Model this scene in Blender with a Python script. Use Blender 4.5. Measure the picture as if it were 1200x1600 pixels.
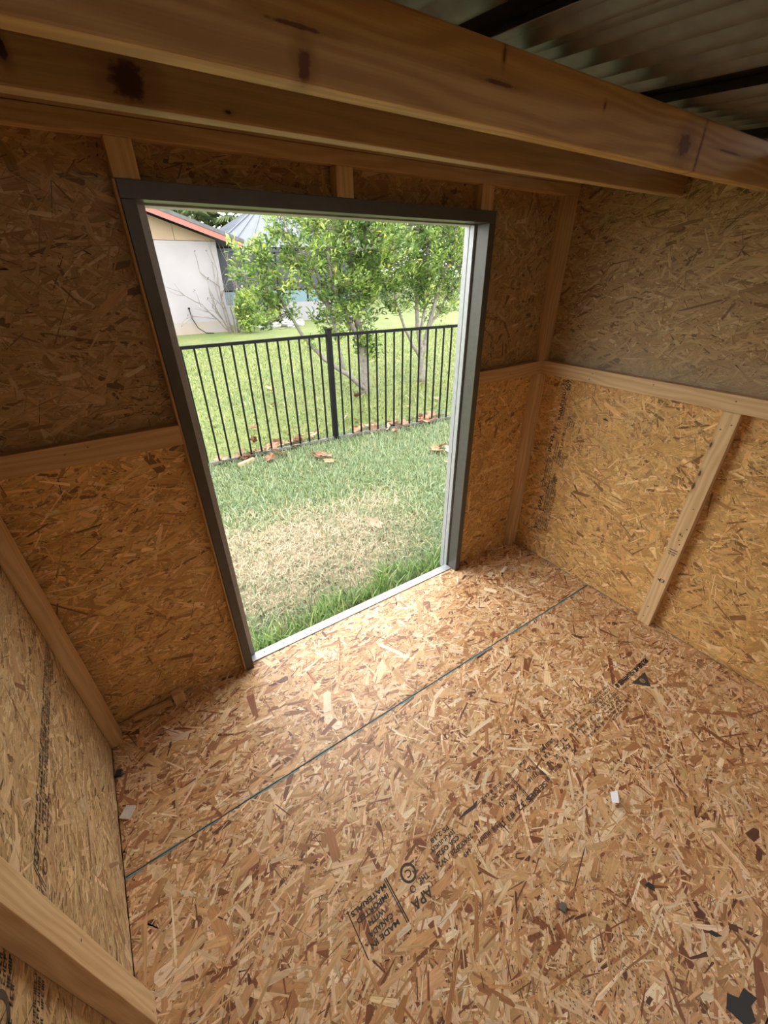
import bpy, bmesh, math, random
import numpy as np
from mathutils import Vector, Matrix

random.seed(7)
rng = np.random.default_rng(11)
for o in list(bpy.data.objects):
    bpy.data.objects.remove(o)
scene = bpy.context.scene
COL = scene.collection

# ------------------------------------------------------------------ camera
cam_d = bpy.data.cameras.new('camera')
cam_d.sensor_fit = 'VERTICAL'
cam_d.sensor_height = 36.0
cam_d.lens = 639.79 / 1600 * 36.0
cam_d.clip_start = 0.02
cam_d.clip_end = 400
cam = bpy.data.objects.new('camera', cam_d)
COL.objects.link(cam)
scene.camera = cam
CAM = Vector((-2.047, -1.482, 1.621))
pitch, yaw, roll = 0.5313, 0.5872, -0.0111
fwd = Vector((math.sin(yaw) * math.cos(pitch), math.cos(yaw) * math.cos(pitch), -math.sin(pitch)))
rt = Vector((math.cos(yaw), -math.sin(yaw), 0))
up = rt.cross(fwd)
R_ = rt * math.cos(roll) + up * math.sin(roll)
U_ = -rt * math.sin(roll) + up * math.cos(roll)
m = Matrix(((R_.x, U_.x, -fwd.x, CAM.x), (R_.y, U_.y, -fwd.y, CAM.y), (R_.z, U_.z, -fwd.z, CAM.z), (0, 0, 0, 1)))
cam.matrix_world = m

# ------------------------------------------------------------------ sky, sun, exposure
world = bpy.data.worlds.new('world')
scene.world = world
world.use_nodes = True
bg = world.node_tree.nodes['Background']
bg.inputs[0].default_value = (1.0, 0.985, 0.955, 1)
bg.inputs[1].default_value = 3.6
vs = scene.view_settings
vs.view_transform = 'Standard'
vs.look = 'None'
vs.gamma = 1.0
vs.use_curve_mapping = False
vs.exposure = 0.74

# ------------------------------------------------------------------ helpers
def link(o, parent=None):
    COL.objects.link(o)
    if parent is not None:
        o.parent = parent
    return o

def tag(o, label=None, cat=None, group=None, kind=None):
    if label: o['label'] = label
    if cat: o['category'] = cat
    if group: o['group'] = group
    if kind: o['kind'] = kind
    return o

def empty(name, loc=(0, 0, 0)):
    o = bpy.data.objects.new(name, None)
    o.location = loc
    o.empty_display_size = 0.1
    return link(o)

def under(o, parent):
    """parent keeping world placement (parents are only ever moved, never rotated)"""
    o.parent = parent
    o.matrix_parent_inverse = Matrix.Translation(parent.location).inverted()
    return o

def mesh_obj(name, verts, faces, mat, parent=None, smooth=False):
    me = bpy.data.meshes.new(name)
    me.from_pydata([tuple(v) for v in verts], [], faces)
    me.update()
    if mat: me.materials.append(mat)
    if smooth:
        me.polygons.foreach_set('use_smooth', [True] * len(me.polygons))
    o = bpy.data.objects.new(name, me)
    link(o)
    if parent is not None: under(o, parent)
    return o

def soup(name, V, mat, faces, cols=None, uvs=None, parent=None, kind='stuff'):
    """V (N,k,3): N alike pieces with k vertices and the same face pattern, joined"""
    N, k, _ = V.shape
    me = bpy.data.meshes.new(name)
    me.vertices.add(N * k)
    me.vertices.foreach_set('co', V.astype(np.float32).ravel())
    base = (np.arange(N) * k)[:, None]
    loops = np.concatenate([(base + np.array(f)[None, :]) for f in faces], axis=1)
    lens = np.tile(np.array([len(f) for f in faces]), N)
    starts = np.concatenate([[0], np.cumsum(lens)[:-1]])
    me.loops.add(loops.size)
    me.loops.foreach_set('vertex_index', loops.ravel().astype(np.int32))
    me.polygons.add(len(lens))
    me.polygons.foreach_set('loop_start', starts.astype(np.int32))
    try:
        me.polygons.foreach_set('loop_total', lens.astype(np.int32))
    except Exception:
        pass
    me.update(calc_edges=True)
    if cols is not None:
        a = me.attributes.new('tint', 'FLOAT_COLOR', 'POINT')
        c = np.ones((N, k, 4), np.float32)
        c[:, :, :3] = cols[:, None, :] if cols.ndim == 2 else cols
        a.data.foreach_set('color', c.ravel())
    if uvs is not None:
        a = me.attributes.new('fibre', 'FLOAT_VECTOR', 'POINT')
        u = np.zeros((N, k, 3), np.float32)
        u[:, :, :uvs.shape[2]] = uvs
        a.data.foreach_set('vector', u.ravel())
    me.materials.append(mat)
    o = bpy.data.objects.new(name, me)
    link(o)
    if parent is not None: under(o, parent)
    if kind: o['kind'] = kind
    return o

def box_vf(lo, hi):
    x0, y0, z0 = lo; x1, y1, z1 = hi
    v = [(x0, y0, z0), (x1, y0, z0), (x1, y1, z0), (x0, y1, z0), (x0, y0, z1), (x1, y0, z1), (x1, y1, z1), (x0, y1, z1)]
    f = [(0, 3, 2, 1), (4, 5, 6, 7), (0, 1, 5, 4), (1, 2, 6, 5), (2, 3, 7, 6), (3, 0, 4, 7)]
    return v, f

def bevel_box(name, lo, hi, mat, parent=None, b=0.002, grain=True):
    v, f = box_vf(lo, hi)
    bm = bmesh.new()
    vv = [bm.verts.new(p) for p in v]
    for q in f: bm.faces.new([vv[i] for i in q])
    if b > 0:
        bmesh.ops.bevel(bm, geom=list(bm.edges), offset=b, segments=2, affect='EDGES', profile=0.6)
    me = bpy.data.meshes.new(name)
    bm.to_mesh(me); bm.free()
    me.materials.append(mat)
    if grain: add_grain(me, lo, hi)
    o = bpy.data.objects.new(name, me)
    link(o)
    if parent is not None: under(o, parent)
    return o

def add_grain(me, lo, hi, off=None):
    """grain coordinates: x along the length, y and z across"""
    d = [hi[i] - lo[i] for i in range(3)]
    ax = d.index(max(d))
    others = [i for i in range(3) if i != ax]
    if d[others[0]] < d[others[1]]: others.reverse()      # y = broad direction
    r = (random.random() * 30, random.random() * 5, random.random() * 5) if off is None else off
    a = me.attributes.new('grain', 'FLOAT_VECTOR', 'POINT')
    out = []
    for p in me.vertices:
        c = p.co
        out += [c[ax] - lo[ax] + r[0], c[others[0]] - lo[others[0]] + r[1], c[others[1]] - lo[others[1]] + r[2]]
    a.data.foreach_set('vector', out)

def tube(bm, pts, rads, n=6, cap=True):
    pts = [Vector(p) for p in pts]
    rings = []
    prev = None
    for i, p in enumerate(pts):
        t = (pts[min(i + 1, len(pts) - 1)] - pts[max(i - 1, 0)]).normalized()
        if prev is None:
            a = t.orthogonal().normalized()
        else:
            a = (prev - t * prev.dot(t))
            a = a.normalized() if a.length > 1e-6 else t.orthogonal().normalized()
        prev = a
        b = t.cross(a)
        rings.append([bm.verts.new(p + (a * math.cos(2 * math.pi * k / n) + b * math.sin(2 * math.pi * k / n)) * rads[i]) for k in range(n)])
    for i in range(len(rings) - 1):
        for k in range(n):
            bm.faces.new((rings[i][k], rings[i][(k + 1) % n], rings[i + 1][(k + 1) % n], rings[i + 1][k]))
    if cap:
        bm.faces.new(rings[0][::-1]); bm.faces.new(rings[-1])

def bm_obj(name, bm, mat, parent=None, smooth=False):
    me = bpy.data.meshes.new(name)
    bmesh.ops.recalc_face_normals(bm, faces=bm.faces)
    bm.to_mesh(me); bm.free()
    if mat: me.materials.append(mat)
    if smooth: me.polygons.foreach_set('use_smooth', [True] * len(me.polygons))
    o = bpy.data.objects.new(name, me)
    link(o)
    if parent is not None: under(o, parent)
    return o

# ------------------------------------------------------------------ materials
def new_mat(name, col=(0.5, 0.5, 0.5), rough=0.6, metal=0.0, spec=0.5):
    m_ = bpy.data.materials.new(name)
    m_.use_nodes = True
    nt = m_.node_tree
    p = nt.nodes['Principled BSDF']
    p.inputs['Base Color'].default_value = (*col, 1)
    p.inputs['Roughness'].default_value = rough
    p.inputs['Metallic'].default_value = metal
    p.inputs['Specular IOR Level'].default_value = spec
    return m_, nt, p

def nd(nt, t, **kw):
    n = nt.nodes.new(t)
    for k, v in kw.items():
        if k.startswith('i_'):
            key = k[2:]
            n.inputs[int(key) if key.isdigit() else key.replace('_', ' ')].default_value = v
        else:
            setattr(n, k, v)
    return n

def math_n(nt, op, a, b=None, clamp=False):
    n = nt.nodes.new('ShaderNodeMath'); n.operation = op; n.use_clamp = clamp
    for i, x in enumerate((a, b)):
        if x is None: continue
        if isinstance(x, (int, float)): n.inputs[i].default_value = x
        else: nt.links.new(x, n.inputs[i])
    return n.outputs[0]

def vmul(nt, vec, s):
    n = nt.nodes.new('ShaderNodeVectorMath'); n.operation = 'MULTIPLY'
    nt.links.new(vec, n.inputs[0]); n.inputs[1].default_value = s
    return n.outputs[0]

def noise(nt, vec, scale=1.0, detail=3.0, rough=0.55):
    n = nd(nt, 'ShaderNodeTexNoise')
    n.inputs['Scale'].default_value = scale; n.inputs['Detail'].default_value = detail; n.inputs['Roughness'].default_value = rough
    if vec is not None: nt.links.new(vec, n.inputs['Vector'])
    return n.outputs['Fac']

def ramp(nt, fac, stops):
    n = nd(nt, 'ShaderNodeValToRGB')
    e = n.color_ramp.elements
    e[0].position, e[0].color = stops[0][0], (*stops[0][1], 1)
    e[1].position, e[1].color = stops[-1][0], (*stops[-1][1], 1)
    for p, c in stops[1:-1]:
        x = e.new(p); x.color = (*c, 1)
    nt.links.new(fac, n.inputs[0])
    return n.outputs[0]

def maprange(nt, v, a, b, c, d):
    n = nd(nt, 'ShaderNodeMapRange'); n.interpolation_type = 'SMOOTHSTEP'
    nt.links.new(v, n.inputs[0])
    for i, x in enumerate((a, b, c, d)): n.inputs[i + 1].default_value = x
    return n.outputs[0]

def mixc(nt, fac, a, b, mode='MIX'):
    n = nd(nt, 'ShaderNodeMix', data_type='RGBA', blend_type=mode)
    for i, x in ((0, fac), (6, a), (7, b)):
        if isinstance(x, (int, float)): n.inputs[i].default_value = x
        elif isinstance(x, tuple): n.inputs[i].default_value = (*x, 1)
        else: nt.links.new(x, n.inputs[i])
    return n.outputs[2]

def attr(nt, name):
    n = nd(nt, 'ShaderNodeAttribute', attribute_name=name)
    return n

def bump(nt, p, h, strength=0.3, dist=0.002):
    b = nd(nt, 'ShaderNodeBump'); b.inputs['Strength'].default_value = strength; b.inputs['Distance'].default_value = dist
    nt.links.new(h, b.inputs['Height']); nt.links.new(b.outputs[0], p.inputs['Normal'])

def lumber_mat(name, light, dark, knots=(), knot_col=(0.09, 0.035, 0.015), streak=0.5, rough=0.6):
    """sawn pine: stretched grain, wavy growth lines, optional knots at (along, across, size_along, size_across)"""
    m_, nt, p = new_mat(name, light, rough)
    g = attr(nt, 'grain').outputs['Vector']
    low = noise(nt, vmul(nt, g, (1.3, 9, 9)), 1.0, 2)
    sep = nd(nt, 'ShaderNodeSeparateXYZ'); nt.links.new(g, sep.inputs[0])
    ph = math_n(nt, 'ADD', math_n(nt, 'MULTIPLY', sep.outputs[1], 260.0), math_n(nt, 'MULTIPLY', low, 34.0))
    ph = math_n(nt, 'ADD', ph, math_n(nt, 'MULTIPLY', sep.outputs[2], 190.0))
    lines = math_n(nt, 'MULTIPLY_ADD', math_n(nt, 'SINE', ph), 0.5); 
    lines.node.inputs[2].default_value = 0.5
    fine = noise(nt, vmul(nt, g, (6, 380, 380)), 1.0, 2)
    blot = noise(nt, vmul(nt, g, (2.2, 14, 14)), 1.0, 3)
    f = math_n(nt, 'ADD', math_n(nt, 'MULTIPLY', lines, 0.40 * streak), math_n(nt, 'MULTIPLY', fine, 0.42))
    f = math_n(nt, 'ADD', f, math_n(nt, 'MULTIPLY', blot, 0.5))
    c = ramp(nt, f, [(0.36, light), (0.80, dark)])
    for kx, ky, sx, sy in knots:
        dx = math_n(nt, 'DIVIDE', math_n(nt, 'SUBTRACT', sep.outputs[0], kx), sx)
        dy = math_n(nt, 'DIVIDE', math_n(nt, 'SUBTRACT', sep.outputs[1], ky), sy)
        r2 = math_n(nt, 'SQRT', math_n(nt, 'ADD', math_n(nt, 'MULTIPLY', dx, dx), math_n(nt, 'MULTIPLY', dy, dy)))
        wob = noise(nt, vmul(nt, g, (60, 90, 90)), 1.0, 3)
        r2 = math_n(nt, 'ADD', r2, math_n(nt, 'MULTIPLY', math_n(nt, 'SUBTRACT', wob, 0.5), 1.3))
        halo = maprange(nt, r2, 0.9, 2.6, 0.55, 0.0)
        core = maprange(nt, r2, 0.55, 1.10, 0.97, 0.0)
        c = mixc(nt, halo, c, (dark[0] * 0.62, dark[1] * 0.52, dark[2] * 0.45))
        c = mixc(nt, core, c, knot_col)
    nt.links.new(c, p.inputs['Base Color'])
    bump(nt, p, fine, 0.25, 0.001)
    return m_

def strand_mat(name, rough=0.5, specks=None, dust=None):
    """pressed wood strand: own tint with fibre streaks along its length"""
    m_, nt, p = new_mat(name, (0.5, 0.3, 0.15), rough)
    t = attr(nt, 'tint').outputs['Color']
    u = attr(nt, 'fibre').outputs['Vector']
    fine = noise(nt, vmul(nt, u, (28, 900, 1)), 1.0, 3, 0.7)
    mid = noise(nt, vmul(nt, u, (16, 160, 1)), 1.0, 2)
    v = math_n(nt, 'ADD', math_n(nt, 'MULTIPLY', fine, 1.1), math_n(nt, 'MULTIPLY', mid, 0.8))
    v = math_n(nt, 'ADD', v, 0.05)
    cc = nd(nt, 'ShaderNodeCombineColor')
    for i in range(3): nt.links.new(v, cc.inputs[i])
    c = mixc(nt, 1.0, t, cc.outputs[0], 'MULTIPLY')
    geo = nd(nt, 'ShaderNodeNewGeometry').outputs['Position']
    if specks:                                        # mildew-like dark flecks in a patch of the sheet
        vo = nd(nt, 'ShaderNodeTexVoronoi'); vo.inputs['Scale'].default_value = 1.0
        nt.links.new(vmul(nt, geo, (150, 85, 1)), vo.inputs['Vector'])
        dots = maprange(nt, vo.outputs['Distance'], 0.16, 0.30, 1.0, 0.0)
        sx = nd(nt, 'ShaderNodeSeparateXYZ'); nt.links.new(geo, sx.inputs[0])
        dx = math_n(nt, 'DIVIDE', math_n(nt, 'SUBTRACT', sx.outputs[0], specks[0]), specks[2])
        dy = math_n(nt, 'DIVIDE', math_n(nt, 'SUBTRACT', sx.outputs[1], specks[1]), specks[3])
        rr = math_n(nt, 'SQRT', math_n(nt, 'ADD', math_n(nt, 'MULTIPLY', dx, dx), math_n(nt, 'MULTIPLY', dy, dy)))
        rr = math_n(nt, 'ADD', rr, math_n(nt, 'MULTIPLY', noise(nt, vmul(nt, geo, (14, 14, 14)), 1.0, 3), 1.0))
        mask = maprange(nt, rr, 1.0, 1.6, 1.0, 0.0)
        c = mixc(nt, math_n(nt, 'MULTIPLY', math_n(nt, 'MULTIPLY', dots, mask), 0.85), c, (0.03, 0.02, 0.012))
    if dust:                                          # grey sawdust film lying just above the girt (z0..z1)
        sx = nd(nt, 'ShaderNodeSeparateXYZ'); nt.links.new(geo, sx.inputs[0])
        k = maprange(nt, math_n(nt, 'ADD', sx.outputs[2], math_n(nt, 'MULTIPLY', noise(nt, vmul(nt, geo, (9, 9, 9)), 1.0, 3), -0.16)), dust[0], dust[1], 0.45, 0.0)
        c = mixc(nt, k, c, (0.33, 0.27, 0.19))
    nt.links.new(c, p.inputs['Base Color'])
    return m_

def plain_noise_mat(name, a, b, scale=20, rough=0.6, metal=0.0, detail=4):
    m_, nt, p = new_mat(name, a, rough, metal)
    co = nd(nt, 'ShaderNodeTexCoord').outputs['Object']
    c = ramp(nt, noise(nt, co, scale, detail), [(0.3, a), (0.7, b)])
    nt.links.new(c, p.inputs['Base Color'])
    return m_

def tint_mat(name, rough=0.5, trans=0.0, spec=0.5):
    m_, nt, p = new_mat(name, (0.2, 0.3, 0.1), rough, 0, spec)
    t = attr(nt, 'tint').outputs['Color']
    nt.links.new(t, p.inputs['Base Color'])
    if trans > 0:
        tr = nd(nt, 'ShaderNodeBsdfTranslucent'); nt.links.new(t, tr.inputs[0])
        mx = nd(nt, 'ShaderNodeMixShader'); mx.inputs[0].default_value = trans
        nt.links.new(p.outputs[0], mx.inputs[1]); nt.links.new(tr.outputs[0], mx.inputs[2])
        nt.links.new(mx.outputs[0], nt.nodes['Material Output'].inputs[0])
    return m_

M = {}
M['floor_strand'] = strand_mat('floor_strand', 0.42, specks=(-1.36, -1.50, 0.26, 0.20))
M['wall_strand'] = strand_mat('wall_strand', 0.55)
M['wall_strand_dusty'] = strand_mat('wall_strand_dusty', 0.6, dust=(1.10, 1.32))
M['osb_core'] = plain_noise_mat('osb_core', (0.40, 0.23, 0.10), (0.27, 0.14, 0.06), 60, 0.7)
M['siding'] = plain_noise_mat('siding', (0.22, 0.23, 0.22), (0.18, 0.19, 0.18), 6, 0.45, 0.3)
M['pine'] = lumber_mat('pine', (0.70, 0.50, 0.28), (0.48, 0.29, 0.13))
M['pine_red'] = lumber_mat('pine_red', (0.58, 0.385, 0.195), (0.41, 0.24, 0.10))
M['pine_old'] = lumber_mat('pine_old', (0.50, 0.34, 0.18), (0.30, 0.19, 0.09), knots=[(0.566, 0.032, 0.030, 0.028), (0.722, 0.014, 0.006, 0.003), (0.41, 0.04, 0.006, 0.014)], streak=0.3, knot_col=(0.05, 0.015, 0.008))
M['pine_beam'] = lumber_mat('pine_beam', (0.58, 0.39, 0.165), (0.43, 0.262, 0.098),
                            knots=[(0.744, 0.020, 0.011, 0.020), (0.735, 0.054, 0.045, 0.003), (1.124, 0.094, 0.004, 0.013), (1.118, 0.057, 0.045, 0.0035), (1.434, 0.071, 0.004, 0.007), (1.80, 0.047, 0.034, 0.026), (1.885, 0.045, 0.006, 0.06), (2.06, 0.058, 0.09, 0.003)],
                            knot_col=(0.14, 0.05, 0.02), streak=0.9)
M['frame_paint'] = plain_noise_mat('frame_paint', (0.080, 0.077, 0.070), (0.066, 0.063, 0.058), 30, 0.36)
M['aluminium'] = plain_noise_mat('aluminium', (0.44, 0.46, 0.49), (0.36, 0.38, 0.41), 40, 0.4, 0.25)
M['dark_gap'] = new_mat('dark_gap', (0.02, 0.02, 0.02), 0.8)[0]
M['screw'] = new_mat('screw', (0.16, 0.15, 0.14), 0.4, 0.6)[0]
M['roof_metal'] = plain_noise_mat('roof_metal', (0.17, 0.165, 0.15), (0.12, 0.115, 0.105), 25, 0.5, 0.35)
M['sealer'] = plain_noise_mat('sealer', (0.10, 0.20, 0.21), (0.26, 0.33, 0.32), 60, 0.6)
M['ink'] = new_mat('ink', (0.055, 0.045, 0.035), 0.7)[0]
M['ink_faint'] = new_mat('ink_faint', (0.085, 0.06, 0.04), 0.7)[0]
M['white_chip'] = plain_noise_mat('white_chip', (0.72, 0.68, 0.62), (0.6, 0.55, 0.48), 80, 0.6)
M['paper'] = new_mat('paper', (0.80, 0.81, 0.86), 0.6)[0]
M['black_scrap'] = new_mat('black_scrap', (0.03, 0.032, 0.034), 0.55)[0]
M['fence_black'] = new_mat('fence_black', (0.006, 0.0065, 0.007), 0.55, 0, 0.12)[0]
M['fence_dusty'] = plain_noise_mat('fence_dusty', (0.20, 0.19, 0.17), (0.05, 0.05, 0.045), 25, 0.6)
M['soil'] = None

# ------------------------------------------------------------------ dimensions
W = 2.44                     # inside width, right wall plane X=0, left wall plane X=-W
P = 0.042                    # how far studs and rails stand proud of the panels
YB = -2.44                   # rear wall plane
RB, RT = 1.132, 1.198        # girt (rail) bottom and top
SL = 0.0785                  # roof slope, rising towards the doorway
G = -0.14                    # lawn level

def roof_z(y): return 1.957 + SL * (y + 0.77)

# ------------------------------------------------------------------ OSB panels with real pressed strands
WALL_PAL = [((0.71, 0.455, 0.18), 22), ((0.63, 0.375, 0.135), 36), ((0.53, 0.30, 0.10), 26), ((0.41, 0.215, 0.072), 10), ((0.23, 0.11, 0.04), 5), ((0.78, 0.55, 0.28), 8)]
WALL_LEFT = [((0.58, 0.405, 0.215), 22), ((0.51, 0.34, 0.168), 36), ((0.44, 0.28, 0.13), 26), ((0.35, 0.205, 0.09), 10), ((0.20, 0.105, 0.045), 5), ((0.64, 0.475, 0.29), 8)]   # duller, greyer sheet
WALL_DIM = [((0.44, 0.29, 0.14), 22), ((0.385, 0.24, 0.108), 36), ((0.33, 0.195, 0.082), 26), ((0.26, 0.142, 0.056), 10), ((0.15, 0.078, 0.034), 6), ((0.50, 0.355, 0.20), 6)]  # upper sheets: greyer board, darkened further to stand in for shade
FLOOR_PAL = [((0.84, 0.66, 0.45), 6), ((0.76, 0.53, 0.32), 22), ((0.65, 0.40, 0.195), 28), ((0.54, 0.295, 0.13), 22), ((0.38, 0.175, 0.072), 13), ((0.24, 0.09, 0.04), 7), ((0.13, 0.05, 0.03), 2)]

def strands(name, parent, o, eu, ev, en, w, h, mat, pal, ang=0.0, spread=0.6, cover=5.0, lmean=0.055, wmean=0.0085, top=None, seed=1):
    r = np.random.default_rng(seed)
    o, eu, ev, en = (np.array(x, float) for x in (o, eu, ev, en))
    N = int(w * h * cover / (lmean * wmean))
    L = np.clip(lmean * np.exp(r.normal(0, 0.55, N)), 0.014, 0.18)
    B = np.clip(wmean * np.exp(r.normal(0, 0.75, N)), 0.0015, 0.042)
    B = np.minimum(B, L * 0.55)
    th = ang + r.normal(0, spread, N)
    wild = r.random(N) < 0.15
    th[wild] = r.random(wild.sum()) * math.pi
    cu = r.random(N) * w; cv = r.random(N) * h
    ca, sa = np.cos(th), np.sin(th)
    # six-sided strand: split, skewed ends
    k1, k2 = r.uniform(-0.3, 0.3, N), r.uniform(-0.3, 0.3, N)
    e1, e2 = r.uniform(0.15, 1.0, N), r.uniform(0.15, 1.0, N)
    a = np.stack([-L / 2, -L / 2 * r.uniform(0.7, 1, N), L / 2 * r.uniform(0.7, 1, N), L / 2, L / 2 * r.uniform(0.7, 1, N), -L / 2 * r.uniform(0.7, 1, N)], 1)
    b = np.stack([B * k1, -B / 2 * e1, -B / 2 * e2, B * k2, B / 2 * e2, B / 2 * e1], 1)
    b = b + (a / L[:, None]) ** 2 * (B * r.normal(0, 0.35, N))[:, None]
    uu = np.clip(cu[:, None] + a * ca[:, None] - b * sa[:, None], 0.0005, w - 0.0005)
    vv = cv[:, None] + a * sa[:, None] + b * ca[:, None]
    vmax = np.full_like(uu, h - 0.0005) if top is None else top(uu)
    vv = np.clip(vv, 0.0005, vmax)
    lay = (np.arange(N) / N) * 0.00095 + 0.00008
    tilt = r.normal(0, 0.00010, N)
    nn = lay[:, None] + np.abs(tilt)[:, None] * (a / L[:, None] + 0.5)
    V = o + uu[..., None] * eu + vv[..., None] * ev + nn[..., None] * en
    w_ = np.array([p[1] for p in pal], float); w_ /= w_.sum()
    idx = r.choice(len(pal), N, p=w_)
    c = np.array([p[0] for p in pal])[idx] * r.uniform(0.86, 1.14, (N, 1)) * r.uniform(0.96, 1.04, (N, 3))
    slim = B < 0.004
    c[slim] *= r.uniform(0.25, 1.0, (slim.sum(), 1))  # dark slivers painted as cracks and shadow lines between strands
    f = np.stack([a + r.random(N)[:, None] * 40, b + r.random(N)[:, None] * 40], 2)
    ob = soup(name, V, mat, [(0, 1, 2, 3, 4, 5)], c, f, parent)
    # face orientation along the panel normal
    if np.dot(np.cross(eu, ev), en) < 0:
        ob.data.flip_normals()
    return ob

def wall_panel(parent, axis, plane, out, a0, a1, z0, z1, pal, mat, seed, sloped=False, ang=0.0, spread=0.6, cover=5.0, detail=True, name='wall_panel'):
    """axis 'x': panel lies in X-Z at Y=plane, inner face looking to -Y (out=-1) ... ; axis 'y': in Y-Z at X=plane.
    out = sign of the inner normal"""
    th = 0.011
    back = plane - out * th
    top = (lambda s: roof_z(s) - 0.002) if sloped else (lambda s: z1)
    vs_, prof = [], [(a0, z0), (a1, z0), (a1, top(a1)), (a0, top(a0))]
    for d in (plane, back):
        for s, z in prof:
            vs_.append((s, d, z) if axis == 'x' else (d, s, z))
    f = [(0, 1, 2, 3), (7, 6, 5, 4), (0, 4, 5, 1), (1, 5, 6, 2), (2, 6, 7, 3), (3, 7, 4, 0)]
    bm = bmesh.new(); q = [bm.verts.new(v) for v in vs_]
    for x in f: bm.faces.new([q[i] for i in x])
    ob = bm_obj(name, bm, M['osb_core'], parent)
    if detail:
        h = max(top(a0), top(a1)) - z0
        if axis == 'x':
            o, eu, en = (a0, plane, z0), (1, 0, 0), (0, out, 0)
        else:
            o, eu, en = (plane, a0, z0), (0, 1, 0), (out, 0, 0)
        tf = (lambda u: np.minimum(h, roof_z(a0 + u) - 0.004 - z0)) if sloped else None
        s = strands('wood_strands', None, o, eu, (0, 0, 1), en, a1 - a0, h, mat, pal, ang, spread, cover, top=tf, seed=seed)
        under(s, ob)
    return ob

# ------------------------------------------------------------------ floor
fl_v, fl_f = box_vf((-W - 0.01, YB, -0.105), (0.01, 0.03, -0.0155))
floor = mesh_obj('floor', fl_v, fl_f, M['pine_red'])
add_grain(floor.data, (-W, YB, -0.105), (0, 0.03, -0.0155))
tag(floor, 'shed floor of reddish brown strand board sheets', kind='structure')
JY = -0.590
floor_panels = []
for i, (y0, y1) in enumerate(((JY + 0.0016, 0.022), (-1.809, JY - 0.0016), (YB, -1.812))):
    v, f = box_vf((-W + 0.003, y0, -0.015), (-0.003, y1, 0.0))
    pn = mesh_obj('floor_panel', v, f, M['osb_core'], floor)
    pn.data.materials.append(M['sealer'])
    for pg in pn.data.polygons:
        if abs(pg.normal.y) > 0.5: pg.material_index = 1
    floor_panels.append(pn)
    s = strands('wood_strands', None, (-W + 0.003, y0, 0), (1, 0, 0), (0, 1, 0), (0, 0, 1), W - 0.006, y1 - y0,
                M['floor_strand'], FLOOR_PAL, [0.0, 0.25, 0.1][i], 0.75, 5.5, 0.052, 0.0095, seed=40 + i)
    under(s, pn)

def ragged_strip(name, parent, x0, x1, y, side, wmin, wmax, z, mat, n=90, seed=3, gap=0.25):
    r = random.Random(seed)
    vs_, fs = [], []
    x = x0; wv = wmin
    while x < x1:
        L = r.uniform(0.015, 0.07)
        if r.random() > gap:
            b = len(vs_)
            wa, wb = r.uniform(wmin, wmax), r.uniform(wmin, wmax)
            xe = min(x + L, x1)
            vs_ += [(x, y, z), (xe, y, z), (xe, y + side * wb, z), (x, y + side * wa, z)]
            fs.append((b, b + 1, b + 2, b + 3) if side > 0 else (b + 3, b + 2, b + 1, b))
        x += L
    return mesh_obj(name, vs_, fs, mat, parent)

ragged_strip('edge_sealer', floor_panels[0], -W + 0.004, -0.004, JY + 0.0018, 1, 0.0008, 0.0045, 0.0016, M['sealer'], seed=3)
ragged_strip('edge_sealer', floor_panels[1], -W + 0.004, -0.004, JY - 0.0018, -1, 0.001, 0.008, 0.0016, M['sealer'], seed=5, gap=0.3)

def side_strip(parent, y0, y1, seed):
    r = random.Random(seed); vs_, fs = [], []; y = y0
    while y < y1:
        L = r.uniform(0.015, 0.06); ye = min(y + L, y1)
        if r.random() > 0.25:
            b = len(vs_); wa, wb = r.uniform(0.002, 0.008), r.uniform(0.002, 0.008)
            vs_ += [(-0.0035 - wa, y, 0.0016), (-0.0035, y, 0.0016), (-0.0035, ye, 0.0016), (-0.0035 - wb, ye, 0.0016)]; fs.append((b, b + 1, b + 2, b + 3))
        y = ye
    return mesh_obj('edge_sealer', vs_, fs, M['sealer'], parent)
side_strip(floor_panels[0], -0.58, -0.25, 8); side_strip(floor_panels[1], -1.80, -0.60, 9)

# ------------------------------------------------------------------ walls
def shell(name, lo, hi, label):
    v, f = box_vf(lo, hi)
    o = mesh_obj(name, v, f, M['siding'])
    return tag(o, label, kind='structure')

def prism(name, profile, axis, d0, d1, mat, label):
    n = len(profile)
    v = []
    for d in (d0, d1):
        for s, z in profile: v.append((s, d, z) if axis == 'x' else (d, s, z))
    bm = bmesh.new(); q = [bm.verts.new(x) for x in v]
    bm.faces.new(q[:n]); bm.faces.new(q[n:][::-1])
    for i in range(n):
        j = (i + 1) % n
        bm.faces.new((q[i], q[i + n], q[j + n], q[j]))
    o = bm_obj(name, bm, mat)
    return tag(o, label, kind='structure')

FL, FR = -1.876, -0.527       # outer edges of the door frame
TOPF = 2.012
# door wall, siding outside with the doorway cut out
prof = [(-W - 0.03, G), (FL + 0.02, G), (FL + 0.02, 1.82), (FR - 0.02, 1.82), (FR - 0.02, G), (0.03, G), (0.03, TOPF), (-W - 0.03, TOPF)]
wall_front = prism('wall_front', prof, 'x', 0.012, 0.028, M['siding'], 'door wall of the shed, strand board panels on pine framing')
wall_panel(wall_front, 'x', 0.0, -1, -W, FL + 0.01, 0.0, 1.165, WALL_PAL, M['wall_strand'], 51, ang=0.1)
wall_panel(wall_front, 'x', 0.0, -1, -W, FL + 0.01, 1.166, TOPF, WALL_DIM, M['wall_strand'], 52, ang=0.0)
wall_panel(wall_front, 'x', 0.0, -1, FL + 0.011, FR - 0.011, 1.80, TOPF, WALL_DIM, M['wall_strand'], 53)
wall_panel(wall_front, 'x', 0.0, -1, FR - 0.01, 0.0, 0.0, 1.165, WALL_PAL, M['wall_strand'], 54, ang=0.2, spread=0.8)
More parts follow.
